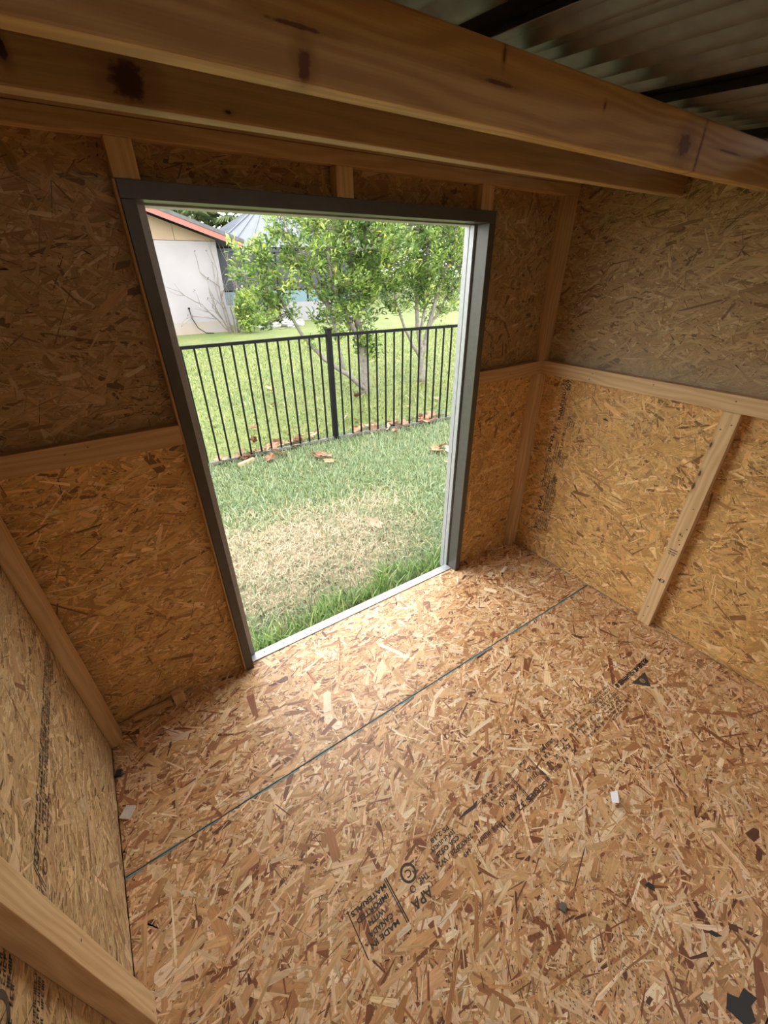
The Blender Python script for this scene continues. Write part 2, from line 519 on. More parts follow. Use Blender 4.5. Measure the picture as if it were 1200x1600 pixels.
wall_panel(wall_front, 'x', 0.0, -1, FR - 0.01, 0.0, 1.166, TOPF, WALL_DIM, M['wall_strand'], 55, ang=0.6, spread=0.8)
for a, b in ((-W + 0.001, FL - 0.008), (FR + 0.001, -0.0415)):
    bevel_box('rail', (a, -P, RB), (b, -0.0012, RT), M['pine_red'], wall_front)  # darker pine on these rails stands in for shade on the door wall
bevel_box('top_plate', (-W + 0.001, -P, 1.908), (-0.0015, -0.0012, 1.946), M['pine_red'], wall_front)
bevel_box('top_plate', (-W + 0.001, -P + 0.001, 1.947), (-0.0015, -0.0012, 2.000), M['pine_red'], wall_front)
for a, b in ((-1.879, -1.818), (-1.254, -1.192), (-0.612, -0.548)):
    bevel_box('cripple_stud', (a, -P + 0.001, 1.827), (b, -0.0012, 1.9075), M['pine'], wall_front)
bevel_box('stud', (-0.078, -P + 0.0015, 0.001), (-0.0015, -0.0012, RB - 0.0005), M['pine'], wall_front)
bevel_box('stud', (-0.082, -P + 0.0015, RT + 0.0005), (-0.0015, -0.0012, 1.9075), M['pine_red'], wall_front)
bevel_box('stud', (FL - 0.0075, -P + 0.0035, 0.001), (FL - 0.0005, -0.0012, 1.826), M['pine_red'], wall_front, b=0.001)

# right wall
YR = [YB, 0.0]
prof = [(YB - 0.03, G), (0.012, G), (0.012, roof_z(0) - 0.003), (YB - 0.03, roof_z(YB) - 0.003)]
wall_right = prism('wall_right', prof, 'y', 0.012, 0.028, M['siding'], 'right shed wall of honey coloured strand board with a pale girt')
wall_panel(wall_right, 'y', 0.0, -1, -1.82, 0.0, 0.0, 1.165, WALL_PAL, M['wall_strand'], 61, ang=0.1, spread=0.8)
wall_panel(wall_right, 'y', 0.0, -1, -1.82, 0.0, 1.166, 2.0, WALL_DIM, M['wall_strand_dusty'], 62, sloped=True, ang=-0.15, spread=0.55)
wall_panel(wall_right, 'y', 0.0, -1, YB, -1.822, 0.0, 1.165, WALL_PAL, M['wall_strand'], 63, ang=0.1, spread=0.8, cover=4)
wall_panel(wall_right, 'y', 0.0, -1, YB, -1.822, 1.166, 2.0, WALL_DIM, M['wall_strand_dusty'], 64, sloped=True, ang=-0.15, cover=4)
bevel_box('rail', (-P, YB + 0.001, RB), (-0.0012, -0.0012, RT), M['pine'], wall_right)
M['pine_stud'] = lumber_mat('pine_stud', (0.72, 0.52, 0.29), (0.50, 0.31, 0.14), knots=[(0.56, 0.03, 0.006, 0.004), (0.80, 0.056, 0.02, 0.006), (0.86, 0.052, 0.014, 0.006), (0.99, 0.055, 0.012, 0.005)])
st = bevel_box('stud', (-P, -0.963, 0.0015), (-0.0012, -0.9012, RB - 0.0005), M['pine_stud'], wall_right, grain=False)
add_grain(st.data, (-P, -0.963, 0.0015), (-0.0012, -0.9012, RB), (0, 0, 0))
bevel_box('stud', (-P, -1.86, 0.0015), (-0.0012, -1.798, RB - 0.0005), M['pine'], wall_right)

# left wall
prof = [(YB - 0.03, G), (0.012, G), (0.012, roof_z(0) - 0.003), (YB - 0.03, roof_z(YB) - 0.003)]
wall_left = prism('wall_left', prof, 'y', -W - 0.028, -W - 0.012, M['siding'], 'left shed wall of printed strand board with upright pine studs')
wall_panel(wall_left, 'y', -W, 1, -1.22, 0.0, 0.0, 1.165, WALL_LEFT, M['wall_strand'], 71, ang=0.1, spread=0.5)
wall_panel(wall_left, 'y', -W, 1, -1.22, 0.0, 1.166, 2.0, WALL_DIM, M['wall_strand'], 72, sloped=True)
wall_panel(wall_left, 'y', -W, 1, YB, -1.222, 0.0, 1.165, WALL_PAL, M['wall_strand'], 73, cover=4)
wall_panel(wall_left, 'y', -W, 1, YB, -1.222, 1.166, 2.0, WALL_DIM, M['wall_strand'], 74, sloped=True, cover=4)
bevel_box('rail', (-W + 0.0012, YB + 0.001, RB), (-W + P, -P - 0.0005, RT), M['pine'], wall_left)
bevel_box('stud', (-W + 0.0012, -0.106, 0.0015), (-W + P, -P - 0.0005, RB - 0.0005), M['pine'], wall_left)
bevel_box('stud', (-W + 0.0012, -0.966, 0.0015), (-W + P, -0.904, RB - 0.0005), M['pine'], wall_left)
bevel_box('stud', (-W + 0.0012, -0.106, RT + 0.0005), (-W + P, -P - 0.0005, 1.95), M['pine'], wall_left)
# rear wall
wall_back = shell('wall_back', (-W - 0.03, YB - 0.030, G), (0.03, YB - 0.012, roof_z(YB) - 0.004), 'rear shed wall of strand board behind the photographer')
wall_panel(wall_back, 'x', YB, 1, -W, 0.0, 0.0, roof_z(YB) - 0.006, WALL_PAL, M['wall_strand'], 81, detail=False)

# ------------------------------------------------------------------ door frame
door_1 = empty('door_1', (-1.2, 0, 0))
tag(door_1, 'dark grey door frame with pale metal trim around the open doorway', kind='structure')
FI0, FI1, FH = -1.842, -0.562, 1.786
bevel_box('side_jamb', (FL, -0.046, 0.001), (FI0, 0.021, FH), M['frame_paint'], door_1, b=0.0015)
bevel_box('side_jamb', (FI1, -0.046, 0.001), (FR, 0.021, FH), M['frame_paint'], door_1, b=0.0015)
bevel_box('head_jamb', (FL, -0.046, FH + 0.0005), (FR, 0.021, 1.826), M['frame_paint'], door_1, b=0.0015)
TI0, TI1 = -1.813, -0.572
bevel_box('trim_strip', (FI0 - 0.012, 0.029, -0.03), (TI0, 0.054, FH), M['aluminium'], door_1, b=0.001)
bevel_box('trim_strip', (FI0 - 0.012, 0.060, -0.03), (TI0 - 0.002, 0.088, FH), M['aluminium'], door_1, b=0.001)
bevel_box('trim_strip', (TI1, 0.029, -0.03), (FI1 + 0.012, 0.054, FH), M['aluminium'], door_1, b=0.001)
bevel_box('trim_strip', (TI1 + 0.002, 0.060, -0.03), (FI1 + 0.012, 0.088, FH), M['aluminium'], door_1, b=0.001)
bevel_box('trim_strip', (FI0 - 0.012, 0.029, FH - 0.004), (FI1 + 0.012, 0.088, FH + 0.03), M['aluminium'], door_1, b=0.001)
for x in (FI0 - 0.02, FI1 + 0.006):  # black strips set into the gap and groove beside the trims
    bevel_box('gap_strip', (x, 0.0215, 0.0), (x + 0.014, 0.0285, FH), M['dark_gap'], door_1, b=0)
    bevel_box('gap_strip', (x, 0.0545, -0.03), (x + 0.014, 0.0595, FH), M['dark_gap'], door_1, b=0)
th = bevel_box('threshold', (FI0 + 0.002, -0.013, 0.0012), (FI1 - 0.002, 0.036, 0.006), M['aluminium'], door_1, b=0.0015)
bevel_box('threshold_lip', (FI0 + 0.002, 0.031, -0.05), (FI1 - 0.002, 0.0365, 0.001), M['aluminium'], door_1, b=0.001)

def screw_mesh(r=0.004, h=0.0018):
    bm = bmesh.new()
    bmesh.ops.create_cone(bm, cap_ends=True, segments=8, radius1=r, radius2=r * 0.7, depth=h)
    me = bpy.data.meshes.new('screw'); bm.to_mesh(me); bm.free(); me.materials.append(M['screw'])
    return me
SCREW = screw_mesh()
for x in (-1.77, -1.67, -1.52, -1.36, -1.05, -0.86, -0.66):
    s = bpy.data.objects.new('screw', SCREW); s.location = (x, 0.012, 0.0068); link(s); under(s, th)
for z, dy in ((1.16, 0.0), (1.13, 0.006), (1.135, -0.012)):
    s = bpy.data.objects.new('screw', SCREW); s.location = (FI1 - 0.0008, -0.012 + dy, z); s.rotation_euler = (0, -math.pi / 2, 0); link(s); under(s, door_1)

# ------------------------------------------------------------------ ceiling: purlins and corrugated sheets
ceiling = empty('ceiling', (-1.2, -1.2, 1.95))
tag(ceiling, 'dark corrugated metal roof over pine purlins', kind='structure')
def beam(y, zb, zt, mat, x0=-W + 0.001, x1=-0.0015, off=None):
    lo, hi = (x0, y, zb), (x1, y + 0.038, zt)
    b = bevel_box('purlin', lo, hi, mat, ceiling, b=0.004, grain=False)
    add_grain(b.data, lo, hi, off)
    return b
beam(-0.770, 1.845, 1.953, M['pine_beam'], off=(0, 0, 0))
beam(-0.495, 1.857, 1.974, M['pine_old'], off=(0, 0, 0))
beam(-2.20, 1.738, 1.842, M['pine'])
PITCH, AMP = 0.095, 0.013
ROOF_END = -2.17
def lift(x, x0, x1):
    xe = x1 - 0.15                                   # the far edge droops back onto the next sheet
    return 0.024 * (x - x0) / (xe - x0) if x < xe else 0.024 + (0.006 - 0.024) * (x - xe) / 0.15
def roof_sheet(x0, x1, z_off):
    nx = int((x1 - x0) / PITCH * 10); ny = 14
    y0, y1 = ROOF_END, 0.20             # sheets stop short: unseen rear gap added to let fill light in
    vs_, fs = [], []
    for j in range(ny + 1):
        y = y0 + (y1 - y0) * j / ny
        for i in range(nx + 1):
            x = x0 + (x1 - x0) * i / nx
            z = roof_z(y) + AMP + 0.0035 - AMP * math.cos(2 * math.pi * (x - x0) / PITCH) + z_off + lift(x, x0, x1)
            vs_.append((x, y, z))
    for j in range(ny):
        for i in range(nx):
            a = j * (nx + 1) + i
            fs.append((a, a + 1, a + nx + 2, a + nx + 1))
    o = mesh_obj('roof_sheet', vs_, fs, M['roof_metal'], ceiling, smooth=True)
    md = o.modifiers.new('thickness', 'SOLIDIFY'); md.thickness = 0.0008; md.offset = 1
    return o
xs = [-2.52, -1.925, -1.33, -0.735, -0.14]
for a, b in zip(xs[:-1], xs[1:]):
    roof_sheet(a, b + 0.15, 0.0)
roof_sheet(-0.14, 0.10, 0.0)

# ------------------------------------------------------------------ lawn
m_, nt, p = new_mat('lawn_soil', (0.12, 0.14, 0.05), 0.9)
geo = nd(nt, 'ShaderNodeNewGeometry').outputs['Position']
n1 = noise(nt, geo, 1.1, 5, 0.6); n2 = noise(nt, geo, 38, 4, 0.7)
ca = ramp(nt, n1, [(0.35, (0.12, 0.17, 0.045)), (0.65, (0.185, 0.215, 0.065))])
cb = ramp(nt, n2, [(0.3, (0.35, 0.35, 0.3)), (0.75, (1.25, 1.25, 1.2))])
c = mixc(nt, 1.0, ca, cb, 'MULTIPLY')
sx = nd(nt, 'ShaderNodeSeparateXYZ'); nt.links.new(geo, sx.inputs[0])
dx = math_n(nt, 'DIVIDE', math_n(nt, 'SUBTRACT', sx.outputs[0], -1.25), 0.95)
dy = math_n(nt, 'DIVIDE', math_n(nt, 'SUBTRACT', sx.outputs[1], 0.85), 0.62)
rr = math_n(nt, 'SQRT', math_n(nt, 'ADD', math_n(nt, 'MULTIPLY', dx, dx), math_n(nt, 'MULTIPLY', dy, dy)))
k = maprange(nt, math_n(nt, 'ADD', rr, math_n(nt, 'MULTIPLY', noise(nt, geo, 4, 3), 0.5)), 0.9, 1.5, 1.0, 0.0)
c = mixc(nt, k, c, mixc(nt, n2, (0.20, 0.15, 0.10), (0.40, 0.32, 0.22)))
nt.links.new(c, p.inputs['Base Color'])
M['soil'] = m_
ground = mesh_obj('ground', [(-60, -60, G), (90, -60, G), (90, 110, G), (-60, 110, G)], [(0, 1, 2, 3)], M['soil'])
tag(ground, 'lawn ground around the shed', kind='structure')

M['blade'] = tint_mat('grass_blade', 0.55, 0.25)
def straw_mask(x, y):
    r = np.sqrt(((x + 1.28) / 0.98) ** 2 + ((y - 0.92) / 0.62) ** 2)
    r += 0.22 * np.sin(x * 9 + y * 5) * np.cos(y * 11 - x * 3)
    r2 = np.sqrt(((x + 0.35) / 0.45) ** 2 + ((y - 1.2) / 0.35) ** 2) + 0.35
    return np.clip(1.35 - np.minimum(r, r2), 0, 1)

def blades(name, label, xr, yr, n, lmean, wmean, seed, straw=True, lean=0.9, keep=None, pal=None, tall=None):
    r = np.random.default_rng(seed)
    x = r.uniform(*xr, n); y = r.uniform(*yr, n)
    if keep is not None:
        k_ = keep(x, y); x, y = x[k_], y[k_]; n = len(x)
    st = straw_mask(x, y) if straw else np.zeros(n)
    isst = r.random(n) < st * 0.93
    L = np.clip(lmean * np.exp(r.normal(0, 0.35, n)), 0.01, 0.2)
    B = wmean * r.uniform(0.6, 1.4, n)
    ln = np.abs(r.normal(lean, 0.35, n)); 
    if tall is not None:
        t_ = tall(x, y); L = L * (1 + 0.9 * t_); ln = ln * (1 - 0.35 * t_)
        isst &= r.random(n) > t_ * 0.9
    ln[isst] += 0.35
    ln = np.clip(ln, 0.05, 1.5)
    az = r.uniform(0, 2 * math.pi, n)
    d = np.stack([np.cos(az), np.sin(az)], 1)
    edge_ = y < 0.22
    d[edge_, 1] = np.abs(d[edge_, 1])                 # the shed wall keeps the blades leaning outwards
    pz = np.stack([-d[:, 1], d[:, 0]], 1)
    b0 = np.stack([x, y, np.full(n, G - 0.003)], 1)
    m1 = np.stack([d[:, 0] * np.sin(ln * 0.6), d[:, 1] * np.sin(ln * 0.6), np.cos(ln * 0.6)], 1) * (L * 0.55)[:, None]
    t1 = np.stack([d[:, 0] * np.sin(ln * 1.25), d[:, 1] * np.sin(ln * 1.25), np.cos(ln * 1.25)], 1) * (L * 0.5)[:, None]
    wv = np.concatenate([pz, np.zeros((n, 1))], 1) * (B / 2)[:, None]
    mid = b0 + m1; tip = mid + t1
    tip[:, 2] = np.maximum(tip[:, 2], G + 0.004)
    V = np.stack([b0 - wv, b0 + wv, mid - wv * 0.9, mid + wv * 0.9, tip], 1)
    pl = np.array(pal if pal is not None else [(0.125, 0.195, 0.08), (0.185, 0.265, 0.125), (0.25, 0.325, 0.18), (0.32, 0.39, 0.25)])
    c = pl[r.integers(0, len(pl), n)] * r.uniform(0.75, 1.25, (n, 1))
    sp = np.array([(0.52, 0.44, 0.30), (0.42, 0.35, 0.23), (0.60, 0.52, 0.38), (0.34, 0.34, 0.20)])
    c[isst] = sp[r.integers(0, 4, isst.sum())] * r.uniform(0.8, 1.15, (isst.sum(), 1))
    dry = (~isst) & (r.random(n) < 0.10)
    c[dry] = np.array((0.40, 0.37, 0.20)) * r.uniform(0.7, 1.2, (dry.sum(), 1))
    o = soup(name, V, M['blade'], [(0, 1, 3, 2), (2, 3, 4)], c)
    return tag(o, label, 'grass', kind='stuff')

tall_f = lambda x, y: np.clip(1.25 - (y - 0.10) / 0.22, 0, 1) * np.clip(0.35 + (x + 1.6) / 0.9, 0.25, 1) * (0.7 + 0.3 * np.sin(x * 21))
blades('near_grass', 'short green grass with a straw patch between doorway and fence', (-2.5, 1.9), (0.095, 2.95), 84000, 0.050, 0.0052, 5, tall=tall_f, lean=0.85)
blades('doorstep_grass', 'taller bright green grass growing along the metal door sill', (-1.9, -0.4), (0.095, 0.36), 4200, 0.090, 0.0085, 6, straw=False, lean=0.7,
       keep=lambda x, y: (y < 0.15 + 0.17 * (0.6 + 0.4 * np.sin(x * 13)) * np.clip((x + 1.75) / 0.6, 0.25, 1)), pal=[(0.13, 0.24, 0.06), (0.21, 0.34, 0.09), (0.31, 0.44, 0.14)])
blades('far_grass', 'bright sunlit lawn grass beyond the black fence', (-1.9, 9.5), (2.95, 11.5), 62000, 0.060, 0.0095, 7, straw=False, lean=0.95,  # yellow tint in these blades stands in for sunlight; no sun lamp
       keep=lambda x, y: (x > -1.3 - 0.05 * (y - 2.9)) & (x < -2.05 + 1.05 * (y + 1.48) + 0.6), pal=[(0.125, 0.185, 0.045), (0.165, 0.23, 0.055), (0.21, 0.265, 0.07), (0.25, 0.28, 0.09)])

# ------------------------------------------------------------------ fence
PB = Vector((0.094, 2.765, G)); PA = Vector((-1.295, 2.821, G)); PC = Vector((1.704, 2.556, G))
def bar(name, a, b, w, h, mat, parent):
    """box along a-b (horizontal), w thick, h high, a/b at its bottom"""
    a, b = Vector(a), Vector(b)
    d = (b - a).normalized(); n = Vector((-d.y, d.x, 0)) * (w / 2); u = Vector((0, 0, h))
    v = [a - n, b - n, b + n, a + n, a - n + u, b - n + u, b + n + u, a + n + u]
    return mesh_obj(name, v, [(0, 3, 2, 1), (4, 5, 6, 7), (0, 1, 5, 4), (1, 2, 6, 5), (2, 3, 7, 6), (3, 0, 4, 7)], mat, parent)
PK_V, PK_F = box_vf((-0.008, -0.008, 0), (0.008, 0.008, 1.165))
PK = bpy.data.meshes.new('picket'); PK.from_pydata(PK_V, [], PK_F); PK.materials.append(M['fence_black'])
def fence_panel(p0, d, n, label):
    e = empty('picket_fence', p0)
    d = d.normalized(); L = n * 0.1135 + 0.055
    for i in range(n):
        q = p0 + d * (0.11 + 0.1135 * i)
        k_ = bpy.data.objects.new('picket', PK); k_.location = (q.x, q.y, G + 0.012); k_.rotation_euler = (0, 0, math.atan2(d.y, d.x)); link(k_); under(k_, e)
    a = p0 + d * 0.028; b = p0 + d * L
    bar('top_rail', a + Vector((0, 0, 1.165)), b + Vector((0, 0, 1.165)), 0.028, 0.030, M['fence_black'], e)
    bar('bottom_rail', a + Vector((0, 0, 0.028)), b + Vector((0, 0, 0.028)), 0.028, 0.026, M['fence_dusty'], e)
    tag(e, label, 'fence', 'black fence across the lawn')
fence_panel(PB, PA - PB, 19, 'black metal picket fence panel left of the thick post, nearest the house wall')
fence_panel(PB, PC - PB, 19, 'black metal picket fence panel right of the thick post, in front of the tree trunks')
fp = empty('fence_post', PB)
shaft = bevel_box('post_shaft', (PB.x - 0.027, PB.y - 0.027, G), (PB.x + 0.027, PB.y + 0.027, G + 1.225), M['fence_black'], fp, b=0.002)
bevel_box('post_cap', (PB.x - 0.031, PB.y - 0.031, G + 1.2255), (PB.x + 0.031, PB.y + 0.031, G + 1.25), M['fence_black'], shaft, b=0.005)
tag(fp, 'thick square black fence post with a flat cap between the two picket panels', 'fence post')

# ------------------------------------------------------------------ trees
M['bark'] = plain_noise_mat('bark', (0.27, 0.245, 0.22), (0.13, 0.115, 0.10), 22, 0.85)
M['twig_grey'] = plain_noise_mat('twig_grey', (0.20, 0.175, 0.16), (0.12, 0.10, 0.09), 14, 0.85)
M['leaf'] = tint_mat('leaf', 0.38, 0.30)
LEAF_PAL = [(0.07, 0.13, 0.035), (0.13, 0.22, 0.055), (0.21, 0.32, 0.08), (0.31, 0.43, 0.10), (0.42, 0.52, 0.13)]

def leaf_rosettes(centers, dirs, per, L, Wd, pal, seed, spread=0.10, tones=None):
    r = np.random.default_rng(seed)
    n = len(centers) * per
    c0 = np.repeat(centers, per, 0) - np.repeat(dirs, per, 0) * (r.random((n, 1)) * spread) + r.normal(0, spread * 0.28, (n, 3))
    az = r.uniform(0, 2 * math.pi, n); el = r.uniform(-0.5, 1.1, n)
    d = np.stack([np.cos(az) * np.cos(el), np.sin(az) * np.cos(el), np.sin(el)], 1) + np.repeat(dirs, per, 0) * 0.6
    d /= np.linalg.norm(d, axis=1)[:, None]
    up_ = np.array([0, 0, 1.0]) + r.normal(0, 0.35, (n, 3))
    s = np.cross(d, up_); s /= np.linalg.norm(s, axis=1)[:, None] + 1e-9
    nn = np.cross(s, d)
    l = (L * r.uniform(0.6, 1.25, n))[:, None]; w_ = (Wd * r.uniform(0.7, 1.2, n))[:, None]
    base = c0; tip = c0 + d * l - nn * l * 0.12
    la = c0 + d * l * 0.58 + s * w_ / 2 + nn * w_ * 0.18
    lb = c0 + d * l * 0.58 - s * w_ / 2 + nn * w_ * 0.18
    V = np.stack([base, la, tip, lb], 1)
    pl = np.array(pal)
    tone = r.normal(len(pal) * 0.48, 1.35, len(centers)) if tones is None else tones
    ti = np.clip(np.repeat(tone, per) + r.normal(0, 0.8, n), 0, len(pal) - 1).astype(int)
    c = pl[ti] * r.uniform(0.8, 1.2, (n, 1))
    y = r.random(n) < 0.008
    c[y] = (0.55, 0.45, 0.06)
    return V, c
LEAF_F = [(0, 1, 2), (0, 2, 3)]

def make_tree(name, base, limbs, ells, n_clusters, per, label, seed, leaf_l=0.088, leaf_w=0.036, trunk_r=0.05):
    r = np.random.default_rng(seed)
    e = empty(name, base)
    nodes = []
    for j, (pts, r0, r1) in enumerate(limbs):
        pts = [Vector(p_) for p_ in pts]
        # smooth the polyline a little
        fine = []
        for i in range(len(pts) - 1):
            for t in (0, 0.33, 0.66):
                q = pts[i].lerp(pts[i + 1], t) + Vector(r.normal(0, 0.006, 3)) * (1 if (i or t) else 0)
                fine.append(q)
        fine.append(pts[-1])
        bm = bmesh.new()
        rr_ = [1.35 * (r0 + (r1 - r0) * i / (len(fine) - 1)) for i in range(len(fine))]
        tube(bm, fine, rr_, 8)
        bm_obj('trunk' if j == 0 else 'branch', bm, M['bark'], e, True)
        nodes += fine[len(fine) // 3:] if j == 0 else fine[2:]
    nodes = np.array([tuple(q) for q in nodes])
    wts = np.array([x[2] for x in ells], float); wts /= wts.sum()
    cs = []
    while len(cs) < n_clusters:
        c0, rad, _ = ells[r.choice(len(ells), p=wts)]
        v = r.normal(0, 1, 3); v /= np.linalg.norm(v)
        rr_ = r.random() ** 0.45
        cs.append(np.array(c0) + v * np.array(rad) * rr_)
    cs = np.array(cs)
    bm = bmesh.new()
    dirs = np.zeros_like(cs)
    for i, q in enumerate(cs):
        dist = np.linalg.norm(nodes - q - np.array([0, 0, 0.25]) * 0, axis=1) + np.maximum(0, nodes[:, 2] - q[2]) * 0.8
        a = nodes[np.argmin(dist)]
        mid = (a + q) / 2 + np.array([0, 0, -0.04]) + r.normal(0, 0.03, 3)
        tube(bm, [a, mid, q], [0.006, 0.004, 0.0015], 4, False)
        dd = q - mid; dirs[i] = dd / (np.linalg.norm(dd) + 1e-9)
    tw = bm_obj('twigs', bm, M['bark'], e, True); tw['kind'] = 'stuff'
    V, c = leaf_rosettes(cs, dirs, per, leaf_l, leaf_w, LEAF_PAL, seed + 1, 0.13)
    soup('foliage', V, M['leaf'], LEAF_F, c, None, e)
    return tag(e, label, 'tree')

make_tree('small_tree', (1.55, 4.45, G), [
    ([(1.55, 4.45, G - 0.02), (1.56, 4.45, 0.25), (1.50, 4.46, 0.78), (1.40, 4.50, 1.25), (1.45, 4.52, 1.75), (1.32, 4.5, 2.3)], 0.062, 0.018),
    ([(1.52, 4.43, -0.05), (1.20, 4.38, 0.22), (0.80, 4.36, 0.50), (0.50, 4.38, 0.83), (0.25, 4.4, 1.3), (0.10, 4.4, 1.75)], 0.034, 0.008),
    ([(1.14, 4.38, 0.26), (1.06, 4.40, 0.8), (0.95, 4.42, 1.3), (0.75, 4.45, 1.8)], 0.022, 0.007),
    ([(1.52, 4.45, 0.6), (1.25, 4.40, 1.05), (1.0, 4.35, 1.5), (0.9, 4.3, 2.1)], 0.034, 0.01),
    ([(1.45, 4.47, 0.95), (1.72, 4.50, 1.5), (1.95, 4.55, 2.1), (2.0, 4.6, 2.5)], 0.030, 0.01),
    ([(1.43, 4.50, 1.2), (1.62, 4.42, 1.75), (1.55, 4.35, 2.4)], 0.026, 0.01),
    ([(1.0, 4.4, 1.1), (0.55, 4.35, 1.7), (0.35, 4.3, 2.25)], 0.018, 0.006),
], [((1.22, 4.5, 2.05), (1.05, 0.9, 0.80), 8.5), ((0.15, 4.4, 1.70), (0.52, 0.5, 0.50), 2.4), ((0.05, 4.35, 1.25), (0.36, 0.4, 0.30), 1.0), ((1.25, 4.4, 1.2), (0.62, 0.6, 0.42), 2.6), ((1.75, 4.5, 1.75), (0.6, 0.7, 0.7), 3), ((1.55, 4.35, 0.62), (0.32, 0.28, 0.30), 0.7), ((0.62, 4.4, 0.85), (0.3, 0.2, 0.2), 0.25)],
    760, 16, 'leafy green tree whose low branch leans left behind the fence post', 21)
make_tree('small_tree', (2.84, 4.56, G), [
    ([(2.84, 4.56, G - 0.02), (2.83, 4.56, 0.15), (2.80, 4.56, 0.45), (2.72, 4.57, 0.78), (2.70, 4.6, 1.2), (2.75, 4.6, 1.8)], 0.050, 0.014),
    ([(2.82, 4.56, 0.25), (2.62, 4.55, 0.5), (2.42, 4.52, 0.78), (2.2, 4.5, 1.2), (2.1, 4.5, 1.7)], 0.028, 0.008),
    ([(2.82, 4.56, 0.3), (2.93, 4.55, 0.75), (3.10, 4.55, 1.25), (3.32, 4.55, 1.75), (3.4, 4.5, 2.3)], 0.034, 0.009),
    ([(2.93, 4.55, 0.75), (3.25, 4.6, 1.05), (3.6, 4.65, 1.5), (3.8, 4.7, 2.0)], 0.022, 0.006),
    ([(2.76, 4.57, 0.65), (2.95, 4.62, 1.2), (3.0, 4.7, 1.8), (2.9, 4.7, 2.4)], 0.022, 0.007),
], [((3.0, 4.7, 2.15), (1.1, 0.9, 0.70), 9), ((2.5, 4.6, 1.45), (0.55, 0.5, 0.45), 2), ((3.35, 4.7, 1.35), (0.7, 0.6, 0.45), 2)],
    560, 15, 'leafy green tree with forked bare lower trunks behind the right fence panel', 31)

M['bg_leaf'] = tint_mat('far_leaf', 0.6, 0.25)
def far_tree(name, x, y, ells, n, L, pal, label, seed, trunk=True, group=None):
    r = np.random.default_rng(seed)
    e = empty(name, (x, y, G))
    wts = np.array([q[1][0] * q[1][2] for q in ells]); wts /= wts.sum()
    idx = r.choice(len(ells), n, p=wts)
    c0 = np.array([q[0] for q in ells])[idx]; rad = np.array([q[1] for q in ells])[idx]
    v = r.normal(0, 1, (n, 3)); v /= np.linalg.norm(v, axis=1)[:, None]
    q = np.array((x, y, G)) + c0 + v * rad * (r.random((n, 1)) ** 0.35)
    q[:, 2] = np.maximum(q[:, 2], G + 0.05)
    V, c = leaf_rosettes(q, v, 3, L, L * 0.5, pal, seed + 3, L)
    V[:, :, 2] = np.maximum(V[:, :, 2], G + 0.02)
    soup('foliage', V, M['bg_leaf'], LEAF_F, c, None, e)
    bm = bmesh.new()
    h = ells[0][0][2]
    tube(bm, [(x, y, G - 0.05), (x + 0.1, y, G + h * 0.5), (x, y, G + h)], [0.16, 0.11, 0.05] if trunk else [0.06, 0.05, 0.03], 7)
    bm_obj('trunk', bm, M['bark'], e, True)
    return tag(e, label, 'tree' if trunk else 'shrub', group)
PALE = [(0.13, 0.22, 0.06), (0.20, 0.31, 0.09), (0.27, 0.39, 0.12), (0.34, 0.45, 0.15)]
DEEP = [(0.05, 0.10, 0.03), (0.08, 0.15, 0.045), (0.13, 0.22, 0.07), (0.20, 0.30, 0.09)]
far_tree('background_tree', 12.6, 31, [((0, 0, 4.2), (3.4, 2.6, 3.2))], 1500, 0.34, PALE, 'pale green background tree seen through the left tree crown', 61)
far_tree('background_tree', 19.0, 32, [((0, 0, 4.5), (3.8, 2.6, 3.4))], 1700, 0.34, PALE, 'pale green background tree seen between the two crowns', 62)
far_tree('background_tree', 26.6, 33, [((0, 0, 4.8), (4.0, 2.8, 3.6))], 1700, 0.34, DEEP, 'dark green background tree seen behind the right tree crown', 63)
far_tree('background_tree', 34.6, 34, [((0, 0, 4.8), (4.0, 2.8, 4.2))], 1700, 0.36, PALE, 'pale background tree nearest the right door jamb', 64)
far_tree('background_tree', 36.2, 39.5, [((0, 0, 5.6), (4.2, 2.6, 5.0))], 1900, 0.40, PALE, 'tall pale tree farthest behind the right tree crown', 67)
far_tree('background_tree', 22.8, 38, [((0, 0, 5.4), (4.0, 2.6, 4.8))], 1700, 0.40, PALE, 'tall pale tree far behind the gap between the crowns', 68)
far_tree('background_bush', 17.0, 27.5, [((0, 0, 0.9), (2.4, 1.0, 1.0))], 700, 0.22, DEEP, 'low dark bush at the far lawn edge between the tree trunks', 65, False)
far_tree('background_bush', 22.5, 28, [((0, 0, 1.0), (2.8, 1.0, 1.2))], 800, 0.22, DEEP, 'low dark bush at the far lawn edge by the right jamb', 66, False)

